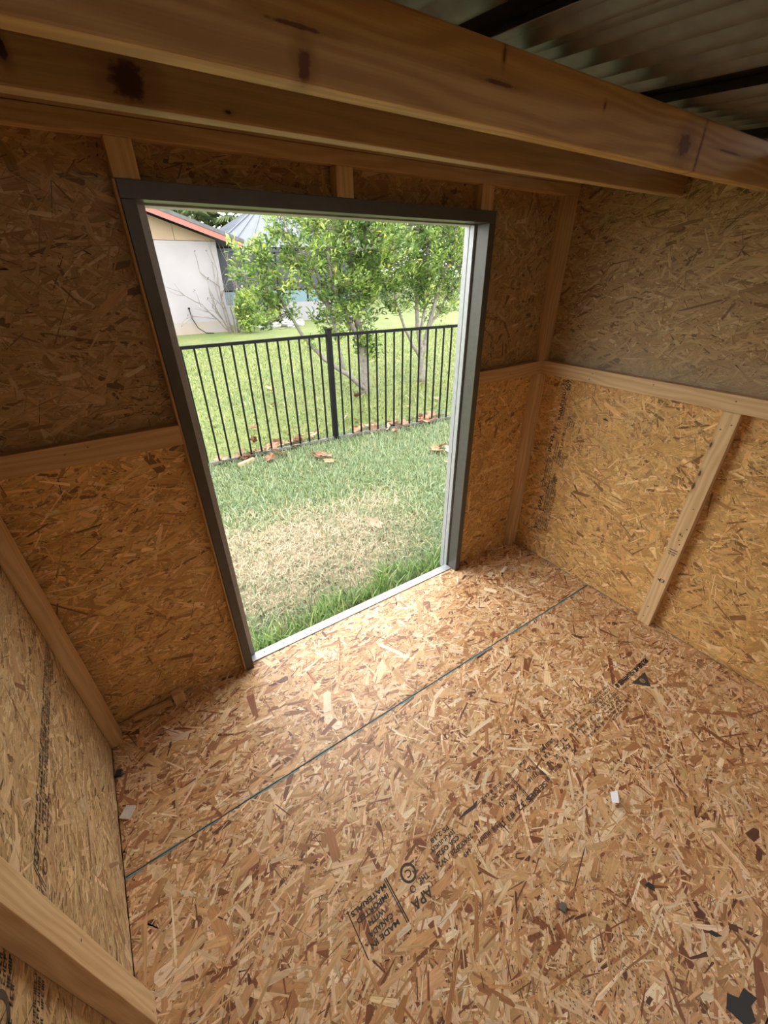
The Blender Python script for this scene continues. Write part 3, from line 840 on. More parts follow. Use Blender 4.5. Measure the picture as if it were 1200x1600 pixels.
# palms behind the house
M['palm_leaf'] = tint_mat('palm_leaf', 0.5, 0.2)
M['palm_trunk'] = plain_noise_mat('palm_trunk', (0.30, 0.26, 0.22), (0.18, 0.15, 0.12), 9, 0.9)
def palm(x, y, h, label, seed, dead=0.3):
    r = np.random.default_rng(seed)
    e = empty('palm_tree', (x, y, G))
    bm = bmesh.new()
    tube(bm, [(x, y, G - 0.05), (x + 0.1, y, G + h * 0.5), (x, y, G + h)], [0.22, 0.18, 0.17], 9)
    bm_obj('trunk', bm, M['palm_trunk'], e, True)
    Vs, cs = [], []
    for k_ in range(46):
        az = r.uniform(0, 2 * math.pi); el = r.uniform(-0.9, 1.2)
        L = r.uniform(1.8, 2.5)
        d = np.array([math.cos(az) * math.cos(el), math.sin(az) * math.cos(el), math.sin(el)])
        p0 = np.array([x, y, G + h]); hub = p0 + d * L * 0.5
        sd = np.cross(d, (0, 0, 1)); sd /= np.linalg.norm(sd)
        upv = np.cross(sd, d)
        col = np.array((0.34, 0.30, 0.20)) if (el < -0.1 and r.random() < 0.75) else np.array(((0.18, 0.26, 0.11), (0.27, 0.35, 0.17), (0.36, 0.42, 0.24))[r.integers(3)])
        Vs.append(np.stack([p0 - sd * 0.02, p0 + sd * 0.02, hub + sd * 0.015, hub - sd * 0.015])); cs.append(col)
        for j in range(22):                          # fan of folded segments
            a = (j / 21 - 0.5) * 3.6
            dd = d * math.cos(a) + sd * math.sin(a)
            l = L * 0.62 * (0.75 + 0.25 * math.cos(a))
            tip = hub + dd * l + np.array([0, 0, -0.35 * l]) + r.normal(0, 0.03, 3)
            wv = np.cross(dd, upv) * 0.035
            mid = hub + dd * l * 0.55
            Vs.append(np.stack([hub, mid + wv, tip, mid - wv])); cs.append(col * r.uniform(0.7, 1.25))
    soup('fronds', np.array(Vs), M['palm_leaf'], [(0, 1, 2), (0, 2, 3)], np.array(cs), None, e)
    return tag(e, label, 'palm tree')
palm(8.3, 30.0, 4.7, 'shaggy fan palm above the right end of the gable roof', 71)
palm(5.6, 31.6, 4.6, 'fan palm with hanging fronds behind the middle of the gable roof', 72)
palm(2.6, 30.5, 5.2, 'fan palm behind the top left of the gable roof', 73)

# ------------------------------------------------------------------ neighbouring houses
M['stucco'] = plain_noise_mat('stucco', (0.30, 0.285, 0.305), (0.27, 0.255, 0.275), 1.3, 0.9)
M['stucco_base'] = plain_noise_mat('stucco_base', (0.28, 0.23, 0.19), (0.28, 0.26, 0.26), 1.2, 0.9)
M['tan_siding'] = plain_noise_mat('tan_siding', (0.30, 0.215, 0.15), (0.27, 0.195, 0.135), 2, 0.8)
M['red_fascia'] = new_mat('red_fascia', (0.30, 0.105, 0.088), 0.6)[0]
M['shingle'] = plain_noise_mat('shingle', (0.075, 0.08, 0.09), (0.12, 0.12, 0.13), 6, 0.9)
M['blue_roof'] = plain_noise_mat('blue_roof', (0.10, 0.115, 0.145), (0.085, 0.10, 0.125), 2, 0.6)
M['screen'] = new_mat('screen', (0.035, 0.04, 0.05), 0.7)[0]
M['pane_blue'] = new_mat('pane_blue', (0.12, 0.19, 0.23), 0.2)[0]
M['kneewall'] = plain_noise_mat('kneewall', (0.27, 0.27, 0.29), (0.23, 0.23, 0.25), 2, 0.8)
HY = 14.45
house = empty('house', (-3.6, HY, G))
def poly_prism(name, prof, y0, y1, mat, parent):
    n = len(prof)
    bm = bmesh.new()
    a = [bm.verts.new((x, y0, z)) for x, z in prof]; b = [bm.verts.new((x, y1, z)) for x, z in prof]
    bm.faces.new(a); bm.faces.new(b[::-1])
    for i in range(n):
        j = (i + 1) % n; bm.faces.new((a[i], b[i], b[j], a[j]))
    return bm_obj(name, bm, mat, parent)
HX, RX, EZ, SLO = 2.22, -3.6, 2.49, 0.325     # right wall edge, ridge x, wall top, roof slope
def rake(x): return 2.46 + SLO * (2.93 - x)
poly_prism('wall', [(-9.4, 0.22), (HX, 0.22), (HX, EZ), (-9.4, EZ)], HY, HY + 11, M['stucco'], house)
poly_prism('wall_base', [(-9.4, G), (HX, G), (HX, 0.219), (-9.4, 0.219)], HY, HY + 11, M['stucco_base'], house)
edges = [2.2, 1.02, -0.18, -1.38, -2.58, RX]
edges[0] = HX
for a, b in zip(edges[:-1], edges[1:]):
    poly_prism('siding_panel', [(a - 0.006, EZ + 0.012), (a - 0.006, rake(a) - 0.16), (b + 0.006, rake(b) - 0.16), (b + 0.006, EZ + 0.012)], HY - 0.012, HY + 0.05, M['tan_siding'], house)
poly_prism('siding_panel', [(RX - 0.01, EZ + 0.012), (RX - 0.01, rake(RX) - 0.16), (-9.3, rake(2.1) - 0.16), (-9.3, EZ + 0.012)], HY - 0.012, HY + 0.05, M['tan_siding'], house)
poly_prism('fascia', [(2.95, 2.455), (2.95, 2.30), (RX, rake(RX) - 0.155), (RX, rake(RX))], HY - 0.46, HY - 0.42, M['red_fascia'], house)
poly_prism('fascia', [(2 * RX - 2.95, 2.455), (2 * RX - 2.95, 2.30), (RX, rake(RX) - 0.155), (RX, rake(RX))], HY - 0.46, HY - 0.42, M['red_fascia'], house)
poly_prism('roof', [(3.0, 2.44), (RX, rake(RX)), (2 * RX - 3.0, 2.44), (2 * RX - 3.0, 2.54), (RX, rake(RX) + 0.10), (3.0, 2.54)], HY - 0.48, HY + 11.4, M['shingle'], house)
tag(house, 'pale stucco house gable with tan siding and red roof trim', 'house')

h2 = empty('house', (8.0, 23, G))
x0, x1, y0, y1, ez, rz_ = 3.6, 11.6, 19.6, 26.4, 2.62, 4.35
v = [(x0, y0, ez), (x1, y0, ez), (x1, y1, ez), (x0, y1, ez), (6.7, 23.0, rz_), (8.6, 23.0, rz_), (8.6, 24.0, rz_), (6.7, 24.0, rz_)]
hip = mesh_obj('hip_roof', v, [(0, 1, 5, 4), (1, 2, 6, 5), (2, 3, 7, 6), (3, 0, 4, 7), (4, 5, 6, 7), (3, 2, 1, 0)], M['blue_roof'], h2)
def seam(a, b):
    bm = bmesh.new(); tube(bm, [a, b], [0.035, 0.035], 5); bm_obj('roof_seam', bm, M['blue_roof'], hip)
for t in np.linspace(0.08, 0.92, 9):
    a = Vector((x0 + (x1 - x0) * t, y0, ez + 0.02)); b = Vector((6.7 + 1.9 * t, 23.0, rz_ + 0.02)); seam(a, b)
for a, b in (((x0, y0, ez + 0.03), (6.7, 23, rz_ + 0.03)), ((x1, y0, ez + 0.03), (8.6, 23, rz_ + 0.03))): seam(a, b)
for t in np.linspace(0.15, 0.85, 6):
    seam(Vector((x0, y0 + (y1 - y0) * t, ez + 0.02)), Vector((6.7, 23 + 1.0 * t, rz_ + 0.02)))
v, f = box_vf((4.1, 20.4, G), (11.1, 25.9, ez - 0.02)); mesh_obj('wall', v, f, M['screen'], h2)
tag(h2, 'far house with a grey blue hipped metal roof', 'house')

lan = empty('screen_enclosure', (5.5, 16.6, G))
LX0, LX1, LY = 2.42, 8.6, 16.4
v, f = box_vf((LX0, LY - 0.05, G), (LX1, LY + 0.05, 0.56)); mesh_obj('kneewall', v, f, M['kneewall'], lan)
npan = 5
for i in range(npan):
    a = LX0 + (LX1 - LX0) * i / npan; b = LX0 + (LX1 - LX0) * (i + 1) / npan
    v, f = box_vf((a + 0.03, LY - 0.01, 0.561), (b - 0.03, LY + 0.01, 1.0)); mesh_obj('glass_pane', v, f, M['pane_blue'], lan)
    v, f = box_vf((a + 0.03, LY - 0.01, 1.05), (b - 0.03, LY + 0.01, 2.30)); mesh_obj('screen_panel', v, f, M['screen'], lan)
    v, f = box_vf((a + 0.03, LY - 0.03, 1.001), (b - 0.03, LY + 0.03, 1.049)); mesh_obj('mid_rail', v, f, M['fence_black'], lan)
for i in range(npan + 1):
    a = LX0 + (LX1 - LX0) * i / npan
    v, f = box_vf((a - 0.029, LY - 0.03, 0.561), (a + 0.029, LY + 0.03, 2.30)); mesh_obj('post', v, f, M['fence_black'], lan)
v, f = box_vf((LX0 - 0.03, LY - 0.04, 2.301), (LX1 + 0.03, LY + 3.1, 2.39)); mesh_obj('roof_slab', v, f, M['screen'], lan)
tag(lan, 'dark screened porch with white low wall between the two houses', 'porch')

# grill, rocks and paving before the porch
gx, gy = 4.30, 15.45
gr = empty('grill', (gx, gy, G))
bevel_box('cabinet', (gx - 0.16, gy - 0.16, G), (gx + 0.16, gy + 0.16, 0.47), M['fence_black'], gr, b=0.01, grain=False)
bevel_box('shelf', (gx - 0.36, gy - 0.2, 0.471), (gx + 0.30, gy + 0.2, 0.53), M['fence_dusty'], gr, b=0.01, grain=False)
bm = bmesh.new()
bmesh.ops.create_cone(bm, cap_ends=True, segments=14, radius1=0.2, radius2=0.2, depth=0.5, matrix=Matrix.Translation((gx, gy, 0.532)) @ Matrix.Rotation(math.pi / 2, 4, 'Y'))
bmesh.ops.bisect_plane(bm, geom=bm.verts[:] + bm.edges[:] + bm.faces[:], plane_co=(0, 0, 0.5315), plane_no=(0, 0, -1), clear_outer=True)
bmesh.ops.scale(bm, vec=(1, 1, 0.55), space=Matrix.Translation((0, 0, -0.5315)), verts=bm.verts)
lid = bm_obj('lid', bm, M['fence_black'], gr, True)
bm = bmesh.new(); tube(bm, [(gx - 0.12, gy - 0.21, 0.56), (gx - 0.12, gy - 0.235, 0.57), (gx + 0.12, gy - 0.235, 0.57), (gx + 0.12, gy - 0.21, 0.56)], [0.012] * 4, 6)
bm_obj('handle', bm, M['fence_dusty'], lid)
tag(gr, 'black pedestal grill with a side shelf before the porch low wall', 'grill')
v, f = box_vf((2.75, 14.75, G), (4.3, 15.25, G + 0.05))
tag(mesh_obj('paving_slab', v, f, M['kneewall']), 'pale paving slab on the grass before the dark porch', 'paving')
def rock(x, y, s, label, seed):
    r = np.random.default_rng(seed)
    bm = bmesh.new(); bmesh.ops.create_icosphere(bm, subdivisions=2, radius=1)
    k1 = r.normal(0, 1, (5, 3))
    for q in bm.verts:
        d = np.array(q.co); f_ = 1 + 0.10 * sum(math.sin(3 * d @ k_) for k_ in k1) / 2
        q.co = Vector((d[0] * s * f_ * 1.2, d[1] * s * f_, max(d[2] * s * f_ * 0.8, -s * 0.45)))
    o = bm_obj('white_rock', bm, M['white_rock'], None)
    o.location = (x, y, G + s * 0.43)
    return tag(o, label, 'rock', 'white rocks by the porch')
M['white_rock'] = plain_noise_mat('white_rock', (0.44, 0.44, 0.46), (0.34, 0.34, 0.36), 7, 0.9)
rock(3.25, 14.62, 0.13, 'single white rock at the left end of the paving slab', 1)
rock(3.92, 14.55, 0.16, 'white rock at the left of the pile beside the grill', 2)
rock(4.38, 14.60, 0.22, 'biggest white rock in the pile beside the grill', 3)
rock(4.88, 14.62, 0.17, 'white rock at the right of the pile beside the grill', 4)
rock(4.35, 14.18, 0.13, 'low white rock at the front of the pile beside the grill', 5)

# bare shrub and green bush at the house corner
def bare_shrub(x, y, label, seed):
    r = np.random.default_rng(seed)
    e = empty('bare_shrub', (x, y, G))
    bm = bmesh.new(); tips = []
    def grow(p_, d, L, rad, dep):
        pts = [p_]; q = p_.copy(); dd = d.copy()
        for i in range(4):
            dd = (dd + Vector(r.normal(0, 0.13, 3)) + Vector((0, 0, 0.03))).normalized(); q = q + dd * (L / 4); pts.append(q.copy())
        tube(bm, pts, [rad * (1 - 0.16 * i) for i in range(5)], 5, False)
        tips.append(pts[-1])
        if dep > 0:
            for k_ in range(3):
                b = pts[r.integers(2, 5)]
                grow(b, (dd + Vector(r.normal(0, 0.42, 3))).normalized(), L * 0.62, rad * 0.5, dep - 1)
    for k_ in range(9):
        a = r.uniform(0, 6.28); sp = r.uniform(0.1, 0.5)
        grow(Vector((x + 0.12 * math.cos(a), y + 0.06 * math.sin(a), G - 0.02)), Vector((math.cos(a) * sp - 0.12, math.sin(a) * sp * 0.4, 1)).normalized(), r.uniform(1.0, 1.5), 0.030, 2)
    b_ = bm_obj('bare_stems', bm, M['twig_grey'], e, True); b_['kind'] = 'stuff'
    t = np.array([tuple(q) for q in tips]); t = t[r.random(len(t)) < 0.35]
    V, c = leaf_rosettes(t, np.tile(np.array([0, 0, 1.0]), (len(t), 1)), 3, 0.07, 0.035, [(0.12, 0.10, 0.09), (0.18, 0.16, 0.13)], seed, 0.05)
    soup('withered_leaves', V, M['leaf'], LEAF_F, c, None, e)
    return tag(e, label, 'shrub')
bare_shrub(2.20, 13.95, 'bare grey stemmed shrub fanning up against the stucco house corner', 81)
r_ = np.random.default_rng(5)
e = empty('leafy_bush', (2.62, 13.6, G))
bm = bmesh.new()
for k_ in range(6):
    a = r_.uniform(0, 6.28)
    tube(bm, [(2.62, 13.6, G - 0.02), (2.62 + 0.15 * math.cos(a), 13.6 + 0.1 * math.sin(a), 0.4), (2.62 + 0.35 * math.cos(a), 13.6 + 0.2 * math.sin(a), 1.0)], [0.02, 0.014, 0.005], 5)
bm_obj('stems', bm, M['bark'], e, True)
n = 260
v = r_.normal(0, 1, (n, 3)); v /= np.linalg.norm(v, axis=1)[:, None]
q = np.array((2.62, 13.6, 0.55)) + v * np.array((0.45, 0.35, 0.68)) * (r_.random((n, 1)) ** 0.4)
V, c = leaf_rosettes(q, v, 10, 0.13, 0.055, LEAF_PAL[1:], 91, 0.15)
V[:, :, 2] = np.maximum(V[:, :, 2], G + 0.01)
soup('foliage', V, M['leaf'], LEAF_F, c, None, e)
tag(e, 'bright green bush growing beside the stucco house corner', 'shrub')
bm = bmesh.new()
tube(bm, [(0.98, HY - 0.04, 0.62), (1.00, HY - 0.06, 0.35), (1.12, HY - 0.10, 0.05), (1.32, HY - 0.2, G + 0.03), (1.55, HY - 0.3, G + 0.02)], [0.013] * 5, 7)
bmesh.ops.create_cube(bm, size=0.05, matrix=Matrix.Translation((0.98, HY - 0.045, 0.64)))
tag(bm_obj('garden_hose', bm, M['fence_black'], None, True), 'dark hose curving down the stucco wall to the grass', 'hose')

# ------------------------------------------------------------------ fallen leaves and wood offcut on the lawn
M['dry_leaf'] = plain_noise_mat('dry_leaf', (0.48, 0.27, 0.17), (0.36, 0.19, 0.11), 18, 0.7)
M['dry_leaf_pale'] = plain_noise_mat('dry_leaf_pale', (0.60, 0.44, 0.32), (0.48, 0.33, 0.23), 18, 0.7)
def dry_leaf_mesh(seed, mat):
    r = np.random.default_rng(seed)
    out = []
    N = 14
    for i in range(N):
        a = 2 * math.pi * i / N
        rad = (0.62 + 0.38 * abs(math.cos(a * 2.5))) * (1 + r.normal(0, 0.08))
        out.append((math.cos(a) * rad * 0.07, math.sin(a) * rad * 0.05))
    bm = bmesh.new()
    c0 = bm.verts.new((0, 0, 0.006))
    vs_ = [bm.verts.new((x, y, 0.004 + 4.5 * y * y + 2.2 * x * x * r.uniform(0.2, 1.6) + abs(r.normal(0, 0.002)))) for x, y in out]
    for i in range(N): bm.faces.new((c0, vs_[i], vs_[(i + 1) % N]))
    a_, b_, c_, d_ = (bm.verts.new(q) for q in ((0.06, -0.0015, 0.008), (0.105, -0.001, 0.012), (0.105, 0.001, 0.012), (0.06, 0.0015, 0.008)))
    bm.faces.new((a_, b_, c_, d_))
    bmesh.ops.solidify(bm, geom=bm.faces[:], thickness=0.0006)
    me = bpy.data.meshes.new('fallen_leaf'); bm.to_mesh(me); bm.free(); me.materials.append(mat)
    return me
DL = [dry_leaf_mesh(i, M['dry_leaf'] if i % 3 else M['dry_leaf_pale']) for i in range(6)]
r_ = np.random.default_rng(77)
LEAVES = {}
def leaf_at(x, y, label, group, dz=0.0):
    o = bpy.data.objects.new('fallen_leaf', DL[r_.integers(6)])
    s = r_.uniform(0.8, 1.3)
    o.location = (x, y, G + 0.040 + dz)
    o.rotation_euler = (r_.normal(0, 0.3), r_.normal(0, 0.3), r_.uniform(0, 6.28)); o.scale = (s, s, s)
    link(o); tag(o, label, 'leaf', group); LEAVES.setdefault(group, []).append(o)
for cx, cy, n, sx_, sy_, wh in ((-1.15, 2.88, 8, 0.16, 0.07, 'in the heap behind the wood offcut'), (-0.83, 2.86, 9, 0.2, 0.09, 'in the heap just right of the wood offcut'), (-0.45, 2.92, 5, 0.14, 0.1, 'at the middle of the left fence panel foot'), (-0.18, 2.90, 4, 0.1, 0.08, 'at the fence foot just left of the post'), (0.55, 2.82, 6, 0.18, 0.08, 'at the fence foot right of the post'), (0.98, 2.68, 9, 0.14, 0.08, 'in the heap at the middle of the right fence panel'), (1.48, 2.66, 8, 0.16, 0.10, 'in the heap at the fence foot nearest the right jamb'), (1.30, 2.78, 3, 0.2, 0.1, 'between the two right fence heaps')):
    for i in range(n):
        leaf_at(cx + r_.normal(0, sx_), cy + r_.normal(0, sy_), 'dry brown fallen leaf ' + wh, 'dry leaves ' + wh, i * 0.004)
for x, y in ((-0.36, 2.46), (-0.30, 2.40), (-0.36, 2.34), (-0.27, 2.30), (-0.31, 2.16), (-0.62, 2.62), (-0.78, 2.60)):
    leaf_at(x, y, 'dry brown fallen leaf on the near lawn left of the fence post', 'dry leaves left on near lawn')
for x, y in ((0.84, 1.80), (0.90, 1.78), (0.80, 1.72), (0.95, 1.66), (0.74, 1.40), (-0.577, 0.85)):
    leaf_at(x, y, 'dry brown fallen leaf on the near lawn towards the right jamb', 'dry leaves right on near lawn')
for x, y in ((0.55, 3.35), (0.62, 3.2), (1.35, 4.2), (1.28, 4.28), (0.9, 3.5), (1.9, 3.6), (2.6, 4.3), (2.2, 3.4), (2.5, 3.3), (-0.6, 3.7), (0.0, 4.6), (-0.75, 3.25), (0.3, 5.6), (1.6, 3.3)):
    leaf_at(x, y, 'dry brown fallen leaf on the sunny lawn beyond the fence', 'dry leaves beyond the fence')
ORD = ['leftmost', 'second from left', 'third from left', 'fourth from left', 'fifth from left', 'sixth from left', 'seventh from left', 'eighth from left', 'ninth from left', 'tenth from left', 'eleventh from left', 'twelfth from left', 'thirteenth from left', 'fourteenth from left']
for g_, lst in LEAVES.items():
    lst.sort(key=lambda o_: math.atan2(o_.location.x - CAM.x, o_.location.y - CAM.y))
    for k_, o_ in enumerate(lst):
        o_['label'] = o_['label'].replace('dry brown fallen leaf', 'dry leaf') + ', ' + (ORD[k_] if k_ < len(lst) - 1 else 'rightmost')
M['offcut'] = lumber_mat('offcut', (0.58, 0.42, 0.27), (0.44, 0.29, 0.17))
oc = bevel_box('wood_offcut', (-0.10, -0.019, 0), (0.10, 0.019, 0.035), M['offcut'], None, b=0.002)
oc.location = (-1.03, 2.665, G + 0.015); oc.rotation_euler = (0, 0, 0.42)
tag(oc, 'pale wood offcut lying on the grass by the leaves at the fence foot', 'wood block')

# ------------------------------------------------------------------ ink stamps on the boards
BOLD = 0.0006
def text_geo(txt, size):
    cu = bpy.data.curves.new('tmp', 'FONT'); cu.body = txt; cu.size = size; cu.resolution_u = 2; cu.offset = BOLD
    ob = bpy.data.objects.new('tmp', cu); COL.objects.link(ob)
    dg = bpy.context.evaluated_depsgraph_get()
    me = bpy.data.meshes.new_from_object(ob.evaluated_get(dg))
    v = [tuple(q.co) for q in me.vertices]; f = [tuple(q.vertices) for q in me.polygons]
    bpy.data.objects.remove(ob); bpy.data.curves.remove(cu); bpy.data.meshes.remove(me)
    return v, f

class Stamp:
    """flat print on a face: 2-D (a, b) coordinates along the reading and the upright direction"""
    def __init__(self, o, ea, eb, n): self.o, self.ea, self.eb, self.n = (Vector(x) for x in (o, ea, eb, n)); self.v = []; self.f = []
    def add(self, v2, f):
        b = len(self.v); self.v += v2; self.f += [tuple(i + b for i in q) for q in f]
    def text(self, t, a, b, h, width=None, center=False, slant=0.0):
        v, f = text_geo(t, h / 0.7)
        xs_ = [q[0] for q in v]; w0 = max(xs_) - min(xs_)
        k_ = (width / w0) if width else 1.0
        off = -(min(xs_) + w0 / 2) * k_ if center else -min(xs_) * k_
        self.add([(a + off + q[0] * k_ + slant * q[1], b + q[1]) for q in v], f)
    def rect(self, a0, b0, a1, b1, sk=0.0): self.add([(a0, b0), (a1, b0), (a1 + sk, b1), (a0 + sk, b1)], [(0, 1, 2, 3)])
    def marks(self, a0, a1, b, h, seed, gap=0.18):
        """worn, unreadable small print: broken glyph strokes"""
        r = random.Random(seed); a = a0; t = h * 0.24
        while a < a1 - h * 0.6:
            w = h * r.uniform(0.45, 0.8)
            if r.random() > gap:
                k_ = r.randrange(5)
                if k_ != 1: self.rect(a, b, a + t, b + h * r.choice((1, 1, 0.6)))
                if k_ in (0, 2): self.rect(a, b + h - t, a + w * 0.85, b + h)
                if k_ in (1, 2, 3): self.rect(a, b, a + w * 0.85, b + t)
                if k_ in (1, 3, 4): self.rect(a + w * 0.7, b, a + w * 0.7 + t, b + h)
                if k_ in (0, 4): self.rect(a, b + h * 0.45, a + w * 0.8, b + h * 0.45 + t)
            a += w + h * 0.16
    def ring(self, a, b, r0, r1, n=20, sx=1.0):
        v = []
        for i in range(n):
            c_, s_ = math.cos(6.2832 * i / n), math.sin(6.2832 * i / n)
            v += [(a + c_ * r0 * sx, b + s_ * r0), (a + c_ * r1 * sx, b + s_ * r1)]
        self.add(v, [(2 * i, 2 * i + 1, (2 * i + 3) % (2 * n), (2 * i + 2) % (2 * n)) for i in range(n)])
    def build(self, name, mat, parent, lift=0.0014):
        o = mesh_obj(name, [self.o + self.ea * a + self.eb * b + self.n * lift for a, b in self.v], self.f, mat, parent)
        return o

# floor: read from the doorway side, a = -X, b = -Y  (a = -x, b = -y)
def FS(): return Stamp((0, 0, 0), (-1, 0, 0), (0, -1, 0), (0, 0, 1))
P1 = floor_panels[1]
q = FS()
for t, b in (('MADE IN', 1.142), ('CANADA', 1.120), ('WITH', 1.098), ('IMPORTED', 1.076), ('MATERIALS', 1.054)):
    q.text(t, 1.836, b, 0.0125, width=0.0135 * len(t), center=True)
q.rect(1.901, 1.045, 1.904, 1.165); q.rect(1.763, 1.045, 1.767, 1.165); q.rect(1.769, 1.045, 1.772, 1.165)
q.build('printed_stamp', M['ink'], P1)
q = FS()
q.ring(1.700, 1.075, 0.019, 0.026); q.text('C', 1.700, 1.066, 0.020, center=True)
q.text('APA', 1.665, 1.134, 0.026, width=0.072); q.text('THE', 1.650, 1.104, 0.016, width=0.034); q.ring(1.712, 1.114, 0.006, 0.009)
q.build('printed_stamp', M['ink'], P1)
q = FS()
q.text('PS 2-18', 1.515, 1.046, 0.013, width=0.075); q.marks(1.49, 1.61, 1.066, 0.012, 4); q.text('CSA O325', 1.505, 1.086, 0.013, width=0.095)
q.text('2R40/2F20 / W24', 1.465, 1.108, 0.014, width=0.155); q.text('149', 1.50, 1.134, 0.014)
q.marks(1.37, 1.47, 1.134, 0.014, 8, 0.3); q.marks(1.26, 1.36, 1.052, 0.010, 9, 0.3); q.marks(1.24, 1.36, 1.070, 0.010, 19, 0.35)
q.add([(1.372, 1.048), (1.40, 1.052), (1.44, 1.050), (1.47, 1.056), (1.44, 1.060), (1.395, 1.063)], [(0, 1, 2, 3, 4, 5)])
q.build('printed_stamp', M['ink'], P1)
q = FS()
q.rect(1.2135, 1.045, 1.217, 1.165); q.rect(1.2195, 1.045, 1.222, 1.165); q.rect(1.105, 1.045, 1.108, 1.165); q.rect(1.110, 1.045, 1.112, 1.165)
q.text('40', 1.245, 1.105, 0.019); q.text('20', 1.295, 1.098, 0.019); q.text('SERIES 32', 1.125, 1.142, 0.016, width=0.155); q.marks(1.30, 1.38, 1.142, 0.016, 14)
q.text('Lined', 1.125, 1.050, 0.012); q.text('16-2', 1.125, 1.075, 0.013); q.text('32/16', 1.125, 1.104, 0.013, width=0.05)
q.build('printed_stamp', M['ink'], P1)
q = FS()
q.rect(0.541, 1.045, 0.544, 1.160)
for i in range(8):
    q.marks(0.555 + 0.01 * (i % 3), 0.70 + 0.012 * (i % 2), 1.042 + 0.0145 * i, 0.0095, 30 + i, 0.22)
for i in range(5):
    q.marks(0.725, 0.855 + 0.02 * (i % 2), 1.050 + 0.020 * i, 0.011, 50 + i, 0.3)
for i in range(4):
    q.marks(0.93, 1.085, 1.056 + 0.025 * i, 0.014, 70 + i, 0.35)
q.build('printed_stamp', M['ink_faint'], P1)
q = FS()
q.marks(0.262, 0.54, 1.060, 0.022, 91, 0.0); q.marks(0.266, 0.53, 1.064, 0.016, 92, 0.1)
q.add([(0.345, 1.102), (0.455, 1.100), (0.402, 1.158)], [(0, 1, 2)])
q.build('printed_stamp', M['ink'], P1)
q = FS(); q.ring(0.402, 1.120, 0.008, 0.0115); q.text('G', 0.402, 1.114, 0.011, center=True)
M['ink_pale'] = new_mat('ink_pale', (0.42, 0.30, 0.19), 0.7)[0]
q.build('printed_stamp', M['ink_pale'], P1, 0.0017)

# right wall: read upwards, a = z, b = towards the doorway
WRP = [o for o in wall_right.children if o.name.startswith('wall_panel')]
q = Stamp((0, 0, 0), (0, 0, 1), (0, 1, 0), (-1, 0, 0))
q.text('609', 1.065, -0.205, 0.034, width=0.052); q.text('80', 1.085, -0.170, 0.020, width=0.03)
q.marks(0.90, 1.05, -0.186, 0.020, 101, 0.05); q.marks(0.905, 1.05, -0.198, 0.008, 102, 0.1)
for i in range(4): q.marks(0.88, 0.95 - 0.01 * i, -0.238 - 0.012 * i, 0.009, 110 + i, 0.1)
q.text('INYL L', 0.705, -0.168, 0.020, width=0.15); q.marks(0.69, 0.86, -0.232, 0.014, 121, 0.05)
for i in range(6): q.marks(0.665 - 0.006 * i, 0.80 - 0.02 * i, -0.196 - 0.0135 * i, 0.009, 130 + i, 0.12)
q.text('APA', 0.320, -0.182, 0.026, width=0.105)
for i in range(4): q.marks(0.45, 0.66, -0.162 - 0.012 * i, 0.009, 140 + i, 0.12)
for i in range(5): q.marks(0.30, 0.56 - 0.015 * i, -0.205 - 0.0125 * i, 0.009, 150 + i, 0.1)
for i in range(7): q.marks(0.175 + 0.004 * i, 0.29, -0.172 - 0.0135 * i, 0.0095, 160 + i, 0.1)
q.text('57', 0.185, -0.186, 0.022, width=0.04); q.marks(0.53, 0.57, -0.246, 0.024, 175, 0)
q.build('printed_stamp', M['ink'], WRP[0])
q = Stamp((-P, 0, 0), (0, -1, 0), (0, 0, -1), (-1, 0, 0))            # mill stamp on the stud, upside down
q.text('43', 0.919, -0.300, 0.020, width=0.032); q.rect(0.915, -0.475, 0.953, -0.471); q.rect(0.915, -0.462, 0.953, -0.458); q.marks(0.917, 0.95, -0.452, 0.007, 181, 0)
for z_, y_ in ((0.56, 0.94), (0.535, 0.935), (0.515, 0.944), (0.60, 0.947), (0.115, 0.925)): q.rect(y_, -z_, y_ + 0.005, -z_ + 0.006)
q.build('mill_stamp', M['ink'], st, 0.0004)
# left wall: read towards the doorway, a = y, b = z ... printed line runs level at about z 0.58
WLP = [o for o in wall_left.children if o.name.startswith('wall_panel')]
q = Stamp((-W, 0, 0), (0, 1, 0), (0, 0, 1), (1, 0, 0))
for i, (a, b, z_) in enumerate(((-0.60, -0.12, 0.603), (-0.62, -0.12, 0.590), (-0.70, -0.14, 0.577), (-0.71, -0.16, 0.564), (-0.74, -0.58, 0.592), (-0.73, -0.60, 0.550), (-0.74, -0.64, 0.607))):
    q.marks(a, b, z_, 0.0095, 200 + i, 0.1)
q.text('357', -0.805, 0.590, 0.022, width=0.06, slant=0.2); q.ring(-0.782, 0.560, 0.008, 0.011, sx=1.6)
for k_ in (0.0, 0.007): q.rect(-0.822 - k_, 0.552, -0.819 - k_, 0.610, sk=0.022)
q.marks(-0.86, -0.835, 0.597, 0.010, 221, 0); q.marks(-0.86, -0.832, 0.580, 0.010, 222, 0); q.marks(-0.855, -0.830, 0.562, 0.010, 223, 0)
for i, z_ in enumerate((0.577, 0.563, 0.548)): q.marks(-1.16, -0.967, z_, 0.010, 230 + i, 0.1)
for i, z_ in enumerate((0.70, 0.685, 0.668)): q.marks(-1.01, -0.967, z_, 0.012, 240 + i, 0.0)
q.ring(-1.045, 0.690, 0.018, 0.030); q.marks(-1.2, -1.0, 0.655, 0.012, 251, 0.1); q.marks(-1.2, -1.08, 0.69, 0.02, 252, 0.1)
q.build('printed_stamp', M['ink'], WLP[0])

